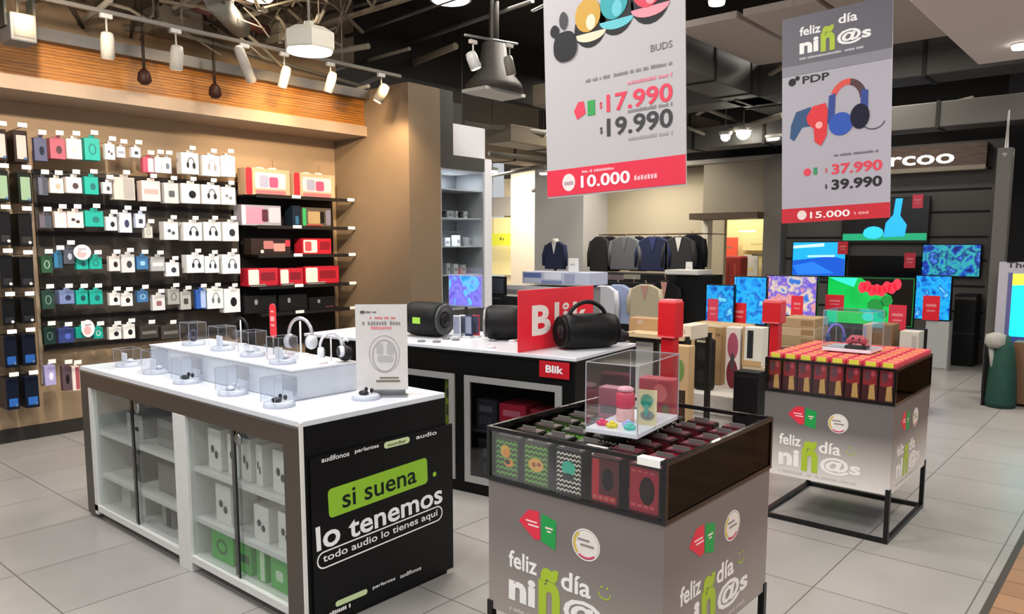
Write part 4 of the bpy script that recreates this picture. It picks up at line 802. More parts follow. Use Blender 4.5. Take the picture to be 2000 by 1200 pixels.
A.poly('red_emblem',ell(w*.25,.315,.026,.026,6),mat('dc3a50')); A.rect('green_emblem',w*.31,.295,w*.345,.34,mat('2f8c5c')); A.text('lettering','#',w*.5,.395,w*.4,.016,mat('6a6870'),1,.004)
A.text('lettering','PDP',w*.2,.87,w*.25,.045,mat('2a292e'),1,.015); A.poly('emblem',ell(w*.1,.89,.025,.025,8),mat('2a292e')); A.poly('emblem',ell(w*.15,.91,.015,.015,8),mat('2a292e'))
A.multi('headset_picture',arc(w*.62,.72,w*.17,.135,w*.06,.1,PI*.45,10),mat('4a2a2c')); A.multi('headset_picture',arc(w*.62,.72,w*.17,.135,w*.055,PI*.45,PI*.85,8),mat('d8483c'),1)
A.multi('headset_picture',[[(w*.44,.6),(w*.50,.6),(w*.51,.78),(w*.45,.77)],[(w*.73,.62),(w*.80,.62),(w*.80,.77),(w*.74,.78)]],mat('1f3c8c'),2)
A.poly('headset_picture',ell(w*.56,.59,w*.11,.07,18),mat('1c4cb0'),3); A.poly('headset_picture',ell(w*.73,.62,w*.085,.075,18),mat('17182c'),4)
A.multi('headset_picture',arc(w*.85,.58,w*.1,.05,w*.012,PI,2*PI*.98,10),mat('4a4a54'),1)
A.poly('controller_picture',[(w*.08,.54),(w*.12,.52),(w*.2,.60),(w*.30,.60),(w*.28,.72),(w*.14,.70),(w*.09,.62)],mat('1f4a78'),1)
A.poly('controller_picture',[(w*.24,.66),(w*.30,.72),(w*.42,.73),(w*.44,.68),(w*.43,.53),(w*.38,.47),(w*.32,.50),(w*.31,.58),(w*.25,.62)],mat('d8262f'),3); A.poly('controller_picture',ell(w*.36,.60,.022,.022),mat('f0a8a4'),4)
for x in (.1,.9): MB().tube([A.p(w*x,HB,-.003),A.p(w*x,HB,-.003)+V((0,0,4.4-(A.p(w*x,HB).z)))],.003,5).build('hanging_wire',STEEL,t,True)
#SECTION ceiling
# ================================================================ CEILING SERVICES
def spotlight(label,px,py,Y,length,r,dirv,mtl,plane='Y',lit=False,drop=.35):
    p=onY(px,py,Y); t=T('spotlight',label,'spotlight',tuple(p),0,'track spotlights'); d=V(dirv).normalized()
    MB().lathe([(r*.5,-length*.5),(r*.85,-length*.45),(r,-length*.2),(r,length*.5),(r*.9,length*.5)],(0,0,0),d,20).build('lamp_head',mtl,t); hd=t.children[0]
    MB().lathe([(r*.86,0),(r*.8,.004)],d*(length*.5),d,20).build('lamp_lens',mat('fff4e0',.4,0,3.0 if lit else .5),hd)
    MB().tube([(0,0,r),(0,.0,drop*.5),(0,0,drop)],.007,6).build('yoke',mtl,t); MB().box((-.04,-.015,drop),(.04,.015,drop+.03)).build('track_adapter',mat('c8c4bc',.4),t)
    return t,p
LW=mat('b9b3a8',.4); YT=5.9; ZT=3.24
for i,(px,py,dv,l,r_) in enumerate(((210,88,(.1,.3,-1),'leftmost pale track spotlight over the wood fascia',.04),(345,112,(.05,.3,-1),'pale track spotlight left of the tilted one',.042),(478,125,(.55,.25,-.8),'long tilted white track spotlight',.036),(556,150,(-.15,.3,-1),'pale track spotlight right of the tilted one',.036),(646,160,(-.15,.3,-1),'pale track spotlight under the big pendant',.036),(745,182,(-.4,.3,-1),'grey track spotlight before the dark column',.045))):
    ln=.18 if i!=2 else .30; r_*=1.15
    t,p=spotlight(l,px,py,YT,ln,r_,dv,LW if i<5 else mat('77736a',.4),drop=ZT-.03-onY(px,py,YT).z)
p0=onY(335,62,YT+.0); p1=onY(760,150,YT)
t=T('lighting_track','long pale lighting track carrying the spotlights over the left wall','track',(3.2,YT,p0.z+.0)); 
zt=ZT; B('track_rail',(-1,YT-.014,zt),(5.2,YT+.014,zt+.028),mat('69645a',.4),t,True)
for x in (0,1.5,3,4.5): MB().tube([(x,YT,zt+.03),(x,YT,4.4)],.005,6).build('drop_rod',mat('6a6258',.5),t,True)
# warm beams: these lamps wash the wood and the return wall
for x,pw in ((1.0,30),(1.9,30),(3.2,14),(4.3,60),(4.95,60)): spot((x,YT-.15,3.12),(x+.1,6.6,2.9),pw,75,(1,.66,.3),1)
spot((4.93,5.75,3.0),(5.3,6.2,2.35),75,72,(1,.72,.42),.8); spot((4.1,5.3,3.25),(5.3,6.5,2.2),120,60,(1,.72,.42),.9); spot((3.4,4.9,3.0),(4.75,7.1,2.2),330,62,(1,.76,.5),1); spot((1.6,4.8,3.1),(2.4,7.1,1.9),240,90,(1,.84,.66),1)
# dark reddish hanging bodies that stand in for shadows on the fascia
for px,py,l in ((282,150,'dark brown hanging shape for a shadow on the wood fascia, left'),(420,178,'dark brown hanging shape for a shadow on the wood fascia, right')):
    p=onY(px,py,6.35); t=T('shadow_shape',l,'lamp',tuple(p)); MB().lathe([(.02,.06),(.045,.03),(.055,-.03),(.03,-.06),(.01,-.062)],n=18).build('shadow_body',mat('2f1712',.5),t); MB().tube([(0,0,.06),(0,0,.32)],.012,6).tube([(0,0,.32),(0,0,4.4-p.z)],.004,5).build('stem',mat('2a201a',.5),t)
# big hexagonal pendant
def bay(label,c,r,h,m,power):
    t=T('bay_lamp',label,'lamp',tuple(c)); MB().lathe([(r,0),(r*1.02,.015),(r*1.02,h*.72),(r*.62,h),(r*.2,h*1.0),(r*.2,h*1.25)],n=6).build('lamp_housing',m,t)
    for f in t.children: f.data.polygons.foreach_set('use_smooth',[False]*len(f.data.polygons))
    MB().lathe([(r*.84,-.012),(r*.86,0)],n=28).build('lamp_lens',mat('ffffff',.4,0,6.0),t); MB().tube([(0,0,h*1.2),(0,0,4.4-c[2])],.01,6).build('stem',mat('8a8880',.5),t)
    area((c[0],c[1],c[2]-.02),.28,power,(1,.97,.92)); return t
p=onZ(605,100,3.06); bay('large hexagonal pendant lamp with bright white disc',p,.195,.17,mat('b0aca0',.4),30)
p=onZ(505,0,3.6); RL=tuple(p+V((0,0,-.07))); t=T('ring_lamp','round ring lamp at the top edge of the view','lamp',tuple(p)); MB().lathe([(.10,0),(.12,.01),(.12,.06),(.03,.07)],n=24).build('lamp_housing',mat('cfccc6',.4),t); MB().lathe([(.075,-.006),(.08,0)],n=24).build('lamp_lens',mat('a9a6a0',.4,0,.6),t); MB().tube([(0,0,.06),(0,0,.8)],.01,6).build('stem',LW,t)
for q_,pw_ in ((RL,16),((1.9,5.9,3.5),12)):
    pl=bpy.data.lights.new('ceiling_fill','POINT'); pl.energy=pw_; pl.color=(1,.88,.72); pl.shadow_soft_size=.06; po=bpy.data.objects.new('ceiling_fill',pl); po.location=q_; COL.objects.link(po)  # point lights added to brighten the ceiling services, the second without any fixture
# lamps further back
p=onZ(924,118,3.2); t,q=spotlight('bright cylindrical spotlight hanging from the short bar, left',924,118,p.y,.15,.05,(.25,-.2,-.8),mat('c9c9c9',.25),lit=True,drop=.14)
t,q2=spotlight('unlit grey spotlight hanging from the short bar, right',995,128,p.y,.17,.045,(.3,0,-.9),mat('77746c',.4),drop=.16)
a=onY(908,68,p.y); b=onY(1010,86,p.y); t=T('lamp_bar','short steel bar carrying two spotlights on a rod','lamp bar',tuple((a+b)/2)); MB().tube([a,b],.012,8).tube([(a+b)/2,((a+b)/2).xy.to_3d()+V((0,0,4.4))],.012,8).build('bar_and_rod',mat('7d7d7d',.4,.6),t,True)
p=onZ(945,0,3.7); t=T('bay_lamp','round lamp cut by the top edge of the view','lamp',tuple(onZ(880,0,3.9))); MB().lathe([(.2,0),(.2,.1),(.05,.14)],n=24).build('lamp_housing',mat('8a8a8a',.4),t); MB().lathe([(.17,-.01),(.18,0)],n=24).build('lamp_lens',mat('ffffff',.4,0,4),t)
for i,(px,py,z,r_,s_,l) in enumerate(((903,270,2.95,.075,5,'bright round lamp beside the dark column'),(962,334,2.9,.09,5,'bright round lamp beside the white strip of the column'),(1062,262,3.3,.08,5,'bright lamp at the left edge of the earphone banner'),(1062,338,2.9,.08,4,'low bright lamp at the left edge of the earphone banner'),(1417,264,3.1,.08,12,'smaller bright lamp between the two banners'),(1452,256,3.15,.12,26,'glaring lamp between the two banners'),(1517,272,3.05,.16,8,'oblong bright lamp at the left edge of the headset banner'),(1995,88,3.19,.07,6,'recessed lamp in the pale bulkhead'),(1400,2,3.615,.07,2,'recessed lamp in the panelled ceiling'))):
    p=onZ(px,py,z); t=T('ceiling_lamp',l,'lamp',tuple(p),0,'round ceiling lamps'); MB().lathe([(r_,0),(r_*1.1,.02),(r_*1.1,.05),(r_*.5,.06)],n=22).build('lamp_housing',mat('b8b4ac',.4),t); (MB().ball((0,0,-.02),r_*.8) if i in (0,4,5) else MB().lathe([(r_*.9,-.03),(r_*.98,-.01),(r_*.98,0)],n=22)).build('lamp_lens',mat('fff8ea',.4,0,s_),t)
    if 3<i+1 and i<7 or i<4:
        MB().tube([(0,0,.05),(0,0,4.4-z)],.006,6).build('stem',mat('5a5650',.5),t)
# pendant square box with pale bottom
p=onZ(965,186,3.1); t=T('air_diffuser','dark hood with pale square underside hanging near the column','ventilation',tuple(p)); MB().prism([(-.3,-.16,0),(.3,-.16,0),(.3,.16,0),(-.3,.16,0)],(0,0,.03)).build('underside_panel',mat('a9a7a2',.5),t); MB().lathe([(.3,.03),(.28,.1),(.15,.25),(.12,.5)],n=16).build('hood',mat('35312c',.6),t); MB().tube([(0,0,.5),(0,0,1.29)],.05,10).build('duct_neck',mat('35312c',.6),t)
# conduits
def pipe(name,label,cat,pts,r,m,group=None,n=8):
    c0=V(pts[0]); t=MB().tube([V(p)-c0 for p in pts],r,n).build(name,m); t.location=c0; return tag(t,label,cat,group)
cm=mat('5c5a57',.4,.5)
for i,(a,b,z,r_) in enumerate((((640,84),(880,0),3.9,.02),((700,118),(1040,0),4.0,.03),((560,45),(742,0),4.05,.02),((1040,20),(1064,8),4.0,.02))):
    p,q=onZ(*a,z),onZ(*b,z); d=(q-p) if i!=1 else (q-p)*0; pipe('conduit','long grey conduit on the black ceiling, %s of the parallel runs'%['middle','nearest the column, lowest','upper left','short one by the banner'][i],'pipe',[p,q+d*.6],r_,cm,'conduits on the dark ceiling')
rib=mat('7f7868',.6); br=mat('665a4a',.7); rd=mat('6e3a30',.6)
cl_=[((0,40),(330,60),3.5,.03,rib,'pale pipe above the wood fascia at the far left'),((140,60),(215,0),3.45,.022,mat('a59d8c',.5),'pale slanting rod at the upper left'),((300,50),(400,-10),3.6,.03,rib,'slanting pipe left of the ring lamp'),((90,10),(300,45),3.7,.03,rib,'upper pale pipe at the upper left'),((330,60),(720,172),3.4,.02,rib,'pale pipe running along over the spotlights'),((200,0),(560,80),3.8,.06,br,'thick brown duct pipe above the spotlights'),((330,75),(520,20),3.7,.025,rib,'pipe crossing toward the ring lamp'),((380,10),(520,60),3.6,.05,rd,'rusty red pipe among the services'),((240,30),(330,20),3.8,.05,rd,'short rusty red pipe at the upper left'),((480,130),(720,90),3.6,.03,rib,'cross pipe behind the big pendant'),((640,140),(800,95),3.7,.02,rib,'thin pipe right of the big pendant'),((700,165),(890,90),3.8,.04,br,'brown pipe over the dark column'),((560,30),(720,120),4.0,.05,br,'brown pipe beyond the big pendant'),((420,0),(470,55),3.5,.09,mat('77746a',.5),'fat grey duct elbow left of the ring lamp'),((640,190),(720,168),3.3,.02,mat('b9b2a2',.5),'pale rod end next to the dark column')]
for a,b,z,r_,m,l in cl_: pipe('ceiling_pipe',l,'pipe',[onZ(*a,z),onZ(*b,z)],r_,m,'pipes over the left wall')
for i in range(9):   # joists across the left part of the ceiling
    x=-.2+i*.62; t=T('ceiling_joist','pale steel bar joist over the left aisle, %s from the near side'%ORD[i],'joist',(x,5.6,3.75),0,'bar joists over the left aisle')
    j=MB().box((-.025,-1.6,0),(.025,1.5,.03)).box((-.025,-1.6,.28),(.025,1.5,.31)); j.build('chord',mat('6b6152',.7),t)
    z=MB()
    for k_ in range(7):
        y=-1.55+k_*.43; z.tube([(0,y,.03),(0,y+.215,.28)],.012,5).tube([(0,y+.215,.28),(0,y+.43,.03)],.012,5)
    z.build('web_bars',mat('7d7262',.7),t)
random.seed(11)
for gi,(n_,co,l) in enumerate(((130,'857861','tangle of tan straps and hangers between the ceiling pipes over the left aisle'),(90,'4a3d31','tangle of dark brown wires and rods over the left aisle'),(45,'a89c86','loose pale rods and straps under the deck over the left aisle'))):
    m_=MB()
    for q in range(n_):
        x=random.uniform(.2,4.5); y=random.uniform(5.6,7.0); z=random.uniform(3.45,4.05); a_=random.choice((0,PI/2,random.uniform(0,PI))); L_=random.uniform(.15,.7); dz=random.uniform(-.25,.3)
        p_=V((x,y,z)); q_=p_+V((math.cos(a_)*L_,math.sin(a_)*L_*.6,dz)); q_.z=min(q_.z,4.1); q_.y=min(q_.y,7.05); md=(p_+q_)/2+V((0,0,random.uniform(-.06,.06)))
        m_.tube([p_,md,q_],random.uniform(.006,.02),5)
        if q%3==0: m_.tube([p_,(p_.x,p_.y,4.12)],.005,4)
    tag(m_.build('ceiling_wiring',mat(co,.7)),l,'wiring',None,'stuff')
for i,(x,y,z,sx,sy,sz,co,l) in enumerate(((2.5,6.3,3.55,.35,.25,.16,'7a5240','copper coloured duct box'),(3.4,6.85,3.45,.4,.3,.2,'9a8f78','beige duct box'),(4.4,6.6,3.5,.35,.25,.18,'7d735f','large beige duct box'),(1.4,6.2,3.55,.5,.3,.18,'6e6456','grey brown duct box'))):
    t=T('duct_box',l+' among the ceiling services, %s from the left end'%ORD[i],'duct',(x,y,z)); B('duct_body',(-sx/2,-sy/2,0),(sx/2,sy/2,sz),mat(co,.6),t,bev=.01); B('duct_flange',(-sx/2-.02,-sy/2-.02,sz*.4),(-sx/2,sy/2+.02,sz*.6),mat('6a6255',.5),t); MB().tube([(0,0,sz),(0,0,4.4-z)],.006,5).build('hanger',cm,t)
p=onZ(45,70,3.1); a=onY(18,20,5.9); b=onY(74,86,5.9)
t=T('ceiling_speaker','grey box shaped loudspeaker hanging at the upper left','speaker',(a.x+.1,5.9,b.z)); B('speaker_cabinet',(a.x,5.9,b.z),(b.x,6.12,a.z),mat('4a4b4d',.5),t,True,.01); B('speaker_grille',(a.x+.02,5.895,b.z+.03),(b.x-.02,5.9,a.z-.03),mat('434446',.6),t,True); B('hanging_bracket',(a.x-.015,5.95,b.z+.1),(a.x,6.08,a.z+.12),mat('2a2c2a',.5),t,True); B('hanging_bracket',(b.x,5.95,b.z+.1),(b.x+.015,6.08,a.z+.12),mat('2a2c2a',.5),t,True); MB().tube([((a.x+b.x)/2,6.0,a.z),((a.x+b.x)/2,6.0,4.4)],.01,6).build('drop_rod',cm,t,True)
# beams and ducts on the right and over the banners
dk=mat('3a3835',.6); dk2=mat('4b4945',.6)
def beam(label,a,b,m,nm_='ceiling_duct'):
    t=T(nm_,label,'duct',((a[0]+b[0])/2,(a[1]+b[1])/2,a[2])); B('duct_body',a,b,m,t,True,.01)
    n=int(max(abs(b[0]-a[0]),abs(b[1]-a[1]))/1.1); ax=0 if abs(b[0]-a[0])>abs(b[1]-a[1]) else 1
    for i in range(1,n+1):
        lo=list(a); hi=list(b); c_=a[ax]+(b[ax]-a[ax])*i/(n+1); lo[ax]=c_-.02; hi[ax]=c_+.02; lo[1-ax]-=.012; hi[1-ax]+=.012; lo[2]-=.012; hi[2]+=.012
        B('flange',lo,hi,mat('24221f',.6),t,True)
    return t
beam('long dark rectangular duct running behind the headset banner',(9.0,-2.0,3.35),(9.5,6.2,3.75),dk)
beam('lower dark rectangular duct before the screen wall',(10.4,-2.0,3.0),(10.8,6.5,3.3),dk2)
beam('dark duct beside the panelled ceiling',(6.9,3.85,3.35),(11.5,4.3,3.75),dk)
beam('brownish duct behind the earphone banner',(7.5,5.6,3.3),(11.6,6.1,3.55),mat('6a5f50',.6))
beam('pale brown duct over the far aisle',(8.6,7.4,3.1),(11.8,7.9,3.35),mat('8a7c66',.6))
beam('brown duct over the far left aisle',(9.6,9.0,3.1),(13.5,9.5,3.4),mat('7d6c56',.6))
for i,(a,b,z,r_) in enumerate((((1345,235),(1530,130),3.6,.03),((1345,280),(1530,225),3.2,.04),((1345,250),(1470,300),3.2,.025),((1345,200),(1530,270),3.4,.03),((1740,140),(1900,105),3.8,.03),((1740,230),(1900,190),3.4,.02),((910,240),(1065,260),3.3,.04),((955,300),(1065,310),3.1,.04),((955,345),(1065,325),3.0,.03))):
    pipe('ceiling_pipe','grey brown pipe, %s'%['crossing high between the banners','low one between the banners','descending right between the banners','thin one descending between the banners','under the black ceiling right of the headset banner','lower one right of the headset banner','high one left of the earphone banner','middle one left of the earphone banner','lowest left of the earphone banner'][i],'pipe',[onZ(*a,z),onZ(*b,z)],r_,mat('7a7468',.5),'pipes over the far aisles')
#SECTION far
# ================================================================ BACK OF THE STORE
def tv(label,x0,y0,x1,y1,X,scr,card=None,stand=False,th=.05,group='screens at the back'):
    c=((x0+x1)/2,(y0+y1)/2); a=onX(x0,c[1],X); b=onX(x1,c[1],X); tp=onX(c[0],y0,X).z; bt=onX(c[0],y1,X).z
    t=T('television',label,'television',(X,(a.y+b.y)/2,bt),0,group); f=.012
    B('tv_body',(X,b.y,bt),(X+th,a.y,tp),mat('0c0c0e',.3),t,True,.004); s=B('screen',(X-.003,b.y+f,bt+f),(X,a.y-f,tp-f),scr,t,True)
    if stand: MB().box((X-.06,(a.y+b.y)/2-.14,bt-.05),(X+.12,(a.y+b.y)/2+.14,bt-.04)).box((X+.01,(a.y+b.y)/2-.03,bt-.04),(X+.03,(a.y+b.y)/2+.03,bt)).build('tv_stand',BLACK,t,True)
    return t,a.y,b.y,bt,tp
def redcard(label,x0,y0,x1,y1,X,col='d81f2c',white=False):
    col={'b02038':'d02a44','b8202e':'e0283a','b8243a':'d82c46','cc1424':'e81c30','d0202e':'e8283a'}.get(col,col)
    c=((x0+x1)/2,(y0+y1)/2); a=onX(x0,c[1],X); b=onX(x1,c[1],X); tp=onX(c[0],y0,X).z; bt=onX(c[0],y1,X).z
    t=T('price_card',label,'price card',(X,(a.y+b.y)/2,bt),0,'red price cards'); B('card_sheet',(X,b.y,bt),(X+.01,a.y,tp),mat(col,.5),t,True,.001)
    A=Art((X,a.y,bt),(0,-1,0),(0,0,1),t); w=a.y-b.y; h=tp-bt; A.multi('lettering',[rrect(w*.2,h*.55,w*.8,h*.66,.002),rrect(w*.25,h*.35,w*.75,h*.42,.002)],mat('e8848a',.5)); return t
BLUE=lambda n,s=5,st=1.0: screen_mat('screen_blue_%d'%n,['0a3c9c','1a8ce8','28b4f0','1460c8','6fd8f8'],s,st,n)
tv('highest wall television with blue swirl over a green line',1645,386,1815,476,11.9,screen_mat('screen_dark',['020308','020308','030612'],4,.5,1))
# picture elements on that screen: real shapes of the displayed image
tt=[o for o in COL.objects if o.name.startswith('television')][-1]
a=onX(1645,430,11.9); b=onX(1815,430,11.9); zt=onX(1730,386,11.9).z; zb=onX(1730,476,11.9).z; A=Art((11.896,a.y,zb),(0,-1,0),(0,0,1),tt,True,.001); w=a.y-b.y; h=zt-zb
A.rect('picture',.02,h*.07,w-.02,h*.22,mat('18a070',.3,0,.7),1); A.poly('picture',[(w*.5,h*.14),(w*.52,h*.45),(w*.6,h*.62),(w*.62,h*.97),(w*.70,h*.97),(w*.68,h*.6),(w*.76,h*.4),(w*.74,h*.16)],mat('1ea0e8',.3,0,1.0),2); A.poly('picture',ell(w*.38,h*.24,w*.12,h*.14,12),mat('28b8f0',.3,0,1.0),2)
g_,ya,yb,zb,zt=tv('left wall television showing blue sea picture',1547,472,1652,540,11.9,mat('1aa0e8',.3,0,.9))
A=Art((11.896,ya,zb),(0,-1,0),(0,0,1),g_,True,.001); w=ya-yb; h=zt-zb
A.poly('picture',[(.015,h*.45),(w*.75,h*.58),(w-.015,h*.5),(w-.015,.015),(.015,.015)],mat('0c50c0',.3,0,.8),1); A.poly('picture',[(.015,h*.3),(w*.4,h*.42),(w*.8,h*.1),(.1,.02)],mat('2070e0',.3,0,.9),2); A.poly('picture',[(.015,h*.88),(w*.6,h*.95),(w*.6,h*.86),(.015,h*.8)],mat('b8e0f0',.3,0,.9),2); A.poly('picture',[(w*.3,h*.6),(w*.8,h*.62),(w*.8,h*.56),(w*.3,h*.55)],mat('a8d8f0',.3,0,.9),3)
tv('right wall television showing blue and teal pattern',1800,477,1916,541,11.9,screen_mat('screen_r',['0a1a5c','1a4cc8','38c0c0','0a2a8c','4a8cf0'],7,.8,5))
tv('black switched off wall television below the highest one',1656,500,1798,548,11.85,mat('050506',.2))
g_,ya,yb,zb,zt=tv('green picture television on the low table',1614,541,1786,636,9.6,screen_mat('screen_green',['0ac048','12d858','16d85c','10c850'],2.6,.8,8))
A=Art((9.597,ya,zb),(0,-1,0),(0,0,1),g_,True,.001); w=ya-yb; h=zt-zb
A.poly('picture',[(w*.78,.015),(w-.015,.015),(w-.015,h-.015),(w*.40,h-.015),(w*.55,h*.8),(w*.75,h*.62)],mat('14100c',.3,0,.3),1); A.poly('picture',[(w*.02,h*.97),(w*.36,h*.97),(w*.32,h*.78),(w*.12,h*.9)],mat('2cc8b0',.3,0,.9),1)
A.multi('picture',[ell(w*(.42+.055*q),h*(.78-.03*min(q,6-q)+.05*(q%2)),w*.05,h*.12,9) for q in range(8)],mat('d02c40',.3,0,.8),2); A.multi('picture',[ell(w*.58,h*.42,w*.1,h*.14,9),ell(w*.7,h*.52,w*.07,h*.12,9),ell(w*.66,h*.25,w*.06,h*.1,8)],mat('1a7a34',.3,0,.7),2); A.poly('picture',ell(w*.5,h*.18,w*.07,h*.1,9),mat('28b8a8',.3,0,.8),2)
tv('tall blue television over the white cabinet',1786,538,1858,626,11.0,BLUE(4,9),th=.08)
tv('television with colourful portrait, left of the green one',1495,538,1596,618,9.0,screen_mat('screen_warm',['a82838','f0a8a0','6a5ad8','f0d8b8','3a7ad8'],6,.9,12),stand=True)
tv('blue television behind the kraft boxes, beside the portrait one',1432,540,1497,634,8.9,BLUE(6,7),stand=True)
tv('leftmost blue television behind the kraft boxes',1378,556,1434,634,8.8,BLUE(9,8,.9),stand=True)
for l,*q in (('red card at the upper right of the highest television',1782,380,1803,407,11.885,'e0405a'),('red card on the left wall television',1636,472,1656,497,11.885,'d8202c'),('dark red card on the black switched off television',1766,494,1788,524,11.835,'b02038'),('pink card at the left end of the television row',1382,584,1402,632,8.785,'d8405c'),('red card before the blue televisions',1432,592,1457,636,8.885,'e0202c'),('red card on the portrait television',1545,578,1568,618,8.985,'d0202e'),('red card left of the green television',1612,576,1648,606,9.585,'b8202e'),('red card at the right of the green television',1735,596,1770,645,9.585,'b8243a'),('red card on the tall blue television',1802,578,1835,626,10.985,'cc1424')): redcard(l,*q[:5],q[5])
# low tables/cabinets
DT=onX(1600,692,7.9).z
def furn(name,label,cat,x0,y0,x1,y1,X,dep,m,bev=.005,face=None,z0=None,grp=None):
    c=((x0+x1)/2,(y0+y1)/2); a=onX(x0,c[1],X); b=onX(x1,c[1],X); tp=onX(c[0],y0,X).z; bt=z0 if z0 is not None else onX(c[0],y1,X).z
    t=T(name,label,cat,(X,(a.y+b.y)/2,bt),0,grp); B('body',(X,b.y,bt),(X+dep,a.y,tp),m,t,True,bev)
    if face:
        A=Art((X,a.y,bt),(0,-1,0),(0,0,1),t); w=a.y-b.y; h=tp-bt
        for i,(p_,co) in enumerate(face): A.poly('printed_panel',[(x*w,y*h) for x,y in p_],mat(co,.5),1+i)
    return t
rc=lambda a,b,c_,d: [(a,b),(c_,b),(c_,d),(a,d)]
furn('white_cabinet','white cabinet under the tall blue television','cabinet',1806,628,1852,705,11.0,.2,mat('b5b7b6',.4),z0=0,face=[(rc(.05,.03,.95,.05),'77797a')])
furn('tv_table','black low table carrying the far televisions','table',1360,636,1500,700,8.75,.5,mat('26262a',.5),z0=0,face=[(rc(.02,.1,.98,.12),'101012')])
furn('tv_table','dark table beneath the green television','table',1500,640,1790,700,9.45,.5,mat('2b2622',.6),z0=0,face=[(rc(.02,.1,.98,.12),'101012')])
furn('platform','low white platform under the boxed speakers','platform',1340,776,1500,800,6.6,1.29,mat('c9c5be',.4),z0=0,face=[(rc(0,.05,1,.12),'8a8680')])
PZ=onX(1420,776,6.6).z
furn('party_speaker','tall black party speaker standing on the low white platform','speaker',1353,662,1388,780,6.75,.12,mat('151614',.5),.03,[(ell(.5,.7,.3,.13,16),'22231f'),(ell(.5,.28,.3,.13,16),'22231f'),(rc(.2,.93,.8,.97),'b0a890')],z0=PZ)
furn('kraft_box','tall kraft box right behind the black party speaker','box',1394,640,1408,778,7.1,.2,mat('a08058',.7),face=[(rc(.2,.85,.8,.9),'7a5c3a')],z0=PZ)
furn('kraft_box','kraft box with cream lid above the black party speaker','box',1350,634,1452,664,7.55,.3,mat('b8966a',.7),face=[(rc(0,.95,1,1),'e8dcc0')],z0=PZ)
furn('printed_box','tall white box with wine red speaker picture','box',1417,640,1445,736,7.0,.12,mat('d8ccc4',.5),face=[(ell(.5,.7,.38,.22,14),'a04a62'),(ell(.5,.25,.4,.24,14),'6e1f2c'),(ell(.5,.45,.15,.15,10),'4a4044')],z0=PZ)
furn('printed_box','kraft and white box with black speaker picture','box',1450,640,1488,716,7.0,.15,mat('d6d3c8',.5),face=[(rc(0,0,.1,1),'b8966a'),(rc(0,0,1,.14),'b8966a'),(rc(.25,.2,.55,.92),'23282c')],z0=onX(1470,716,7.0).z)
furn('cream_box','flat cream box under the kraft and white box','box',1450,717,1494,728,7.0,.4,mat('d0c2a4',.6),face=[(rc(0,.9,1,1),'b8a888')],z0=PZ)
furn('black_box','matt black box on the floor beside the grey promo stand','box',1432,727,1480,802,6.4,.17,mat('0e0e10',.5),face=[(rc(.05,.9,.95,.95),'1d1d20')],z0=.0)
furn('kraft_box','kraft box behind the low black speaker','box',1228,622,1284,664,5.85,.15,mat('b08c62',.7),face=[(rc(.3,.6,.5,.9),'b8a088')],z0=onX(1280,662,5.6).z)
furn('side_table','cream table right of the black counter','table',1215,662,1335,672,5.6,.5,mat('cdb791',.5),z0=.86,face=[(rc(0,0,1,.1),'a08c66')])
st=[o for o in COL.objects if o.name=='side_table'][0]; a=onX(1230,667,5.6).y; b=onX(1335,667,5.6).y
for yy in (a,b):
    for xx in (5.63,6.03): B('table_leg',(xx,yy-.02,0),(xx+.04,yy+.02,.86),mat('2a2622',.6),st,True)
furn('printed_box','kraft box with green and black speaker picture behind the near case','box',1312,676,1345,745,5.2,.1,mat('c0a276',.6),face=[(rc(.1,.05,.85,.6),'3a2c22'),(ell(.5,.78,.25,.1,12),'6a8a4a'),(ell(.45,.3,.25,.2,12),'5a2a24')],z0=0)
furn('cream_box','white box on the cream table right of the red totem','box',1322,636,1350,668,5.7,.3,mat('ddd0bc',.5),face=[(rc(.1,.4,.6,.7),'c8a8a0')],z0=onX(1280,662,5.6).z)
def totem(label,x0,y0,x1,y1,X,split,k_=0):
    t=furn('red_totem',label,'promo totem',x0+k_,split,x1-7,y1,X,.08,mat('c4141f',.4),.006,z0=0); c=((x0+x1)/2,(y0+split)/2); a=onX(x0-3,c[1],X); b=onX(x1,c[1],X); tp=onX(c[0],y0,X).z; bt=onX(c[0],split,X).z
    B('upper_box',(X-.02,b.y,bt),(X+.1,a.y,tp),mat('d01822',.4),t,True,.008); B('upper_band',(X-.022,b.y+.005,bt),(X-.02,a.y-.005,bt+.012),mat('e8646c'),t,True); B('top_cap',(X-.015,b.y+.01,tp),(X+.095,a.y-.01,tp+.015),mat('f08088'),t,True)
    return t
totem('red promo totem with wider upper box, standing before the kraft boxes',1290,590,1322,712,4.75,660)
totem('red promo totem at the left of the far tray',1493,590,1526,702,5.6,632,9)
for i in range(4):
    furn('kraft_box','flat kraft box in the pile behind the far tray, %s'%['lowest','second from the bottom','third from the bottom','topmost'][i],'box',1524,622+18*(3-i),1592,622+18*(4-i),8.0,.4,mat(['a89070','9a8464','b09a7c','a48a66'][i],.7),z0=DT if i==0 else None,grp='pile of kraft boxes',face=[(rc(.6,.2,.95,.8),'8a6c48')])
furn('kraft_box','brown carton behind the far tray, left of the white box','box',1704,634,1742,690,8.0,.25,mat('7c5c3c',.7),z0=DT,face=[(rc(.6,.1,.95,.95),'6a5a50')])
furn('kraft_box','pale carton behind the clear case of the far tray','box',1684,634,1703,688,8.0,.3,mat('b8a08c',.7),z0=DT,face=[(rc(.1,.1,.4,.95),'8f8fae')])
furn('white_box','pale box right of the brown carton','box',1756,648,1794,696,8.0,.2,mat('b9b2a8',.6),z0=DT,face=[(rc(.65,.3,.9,.85),'a09a94')])
furn('dark_cabinet','black cabinet at the foot of the screen wall','cabinet',1862,576,1905,676,11.6,.35,mat('111112',.5),z0=0,face=[(rc(.02,.93,.98,.97),'3a3836'),(rc(.0,.45,1,.47),'2a2a2c')])
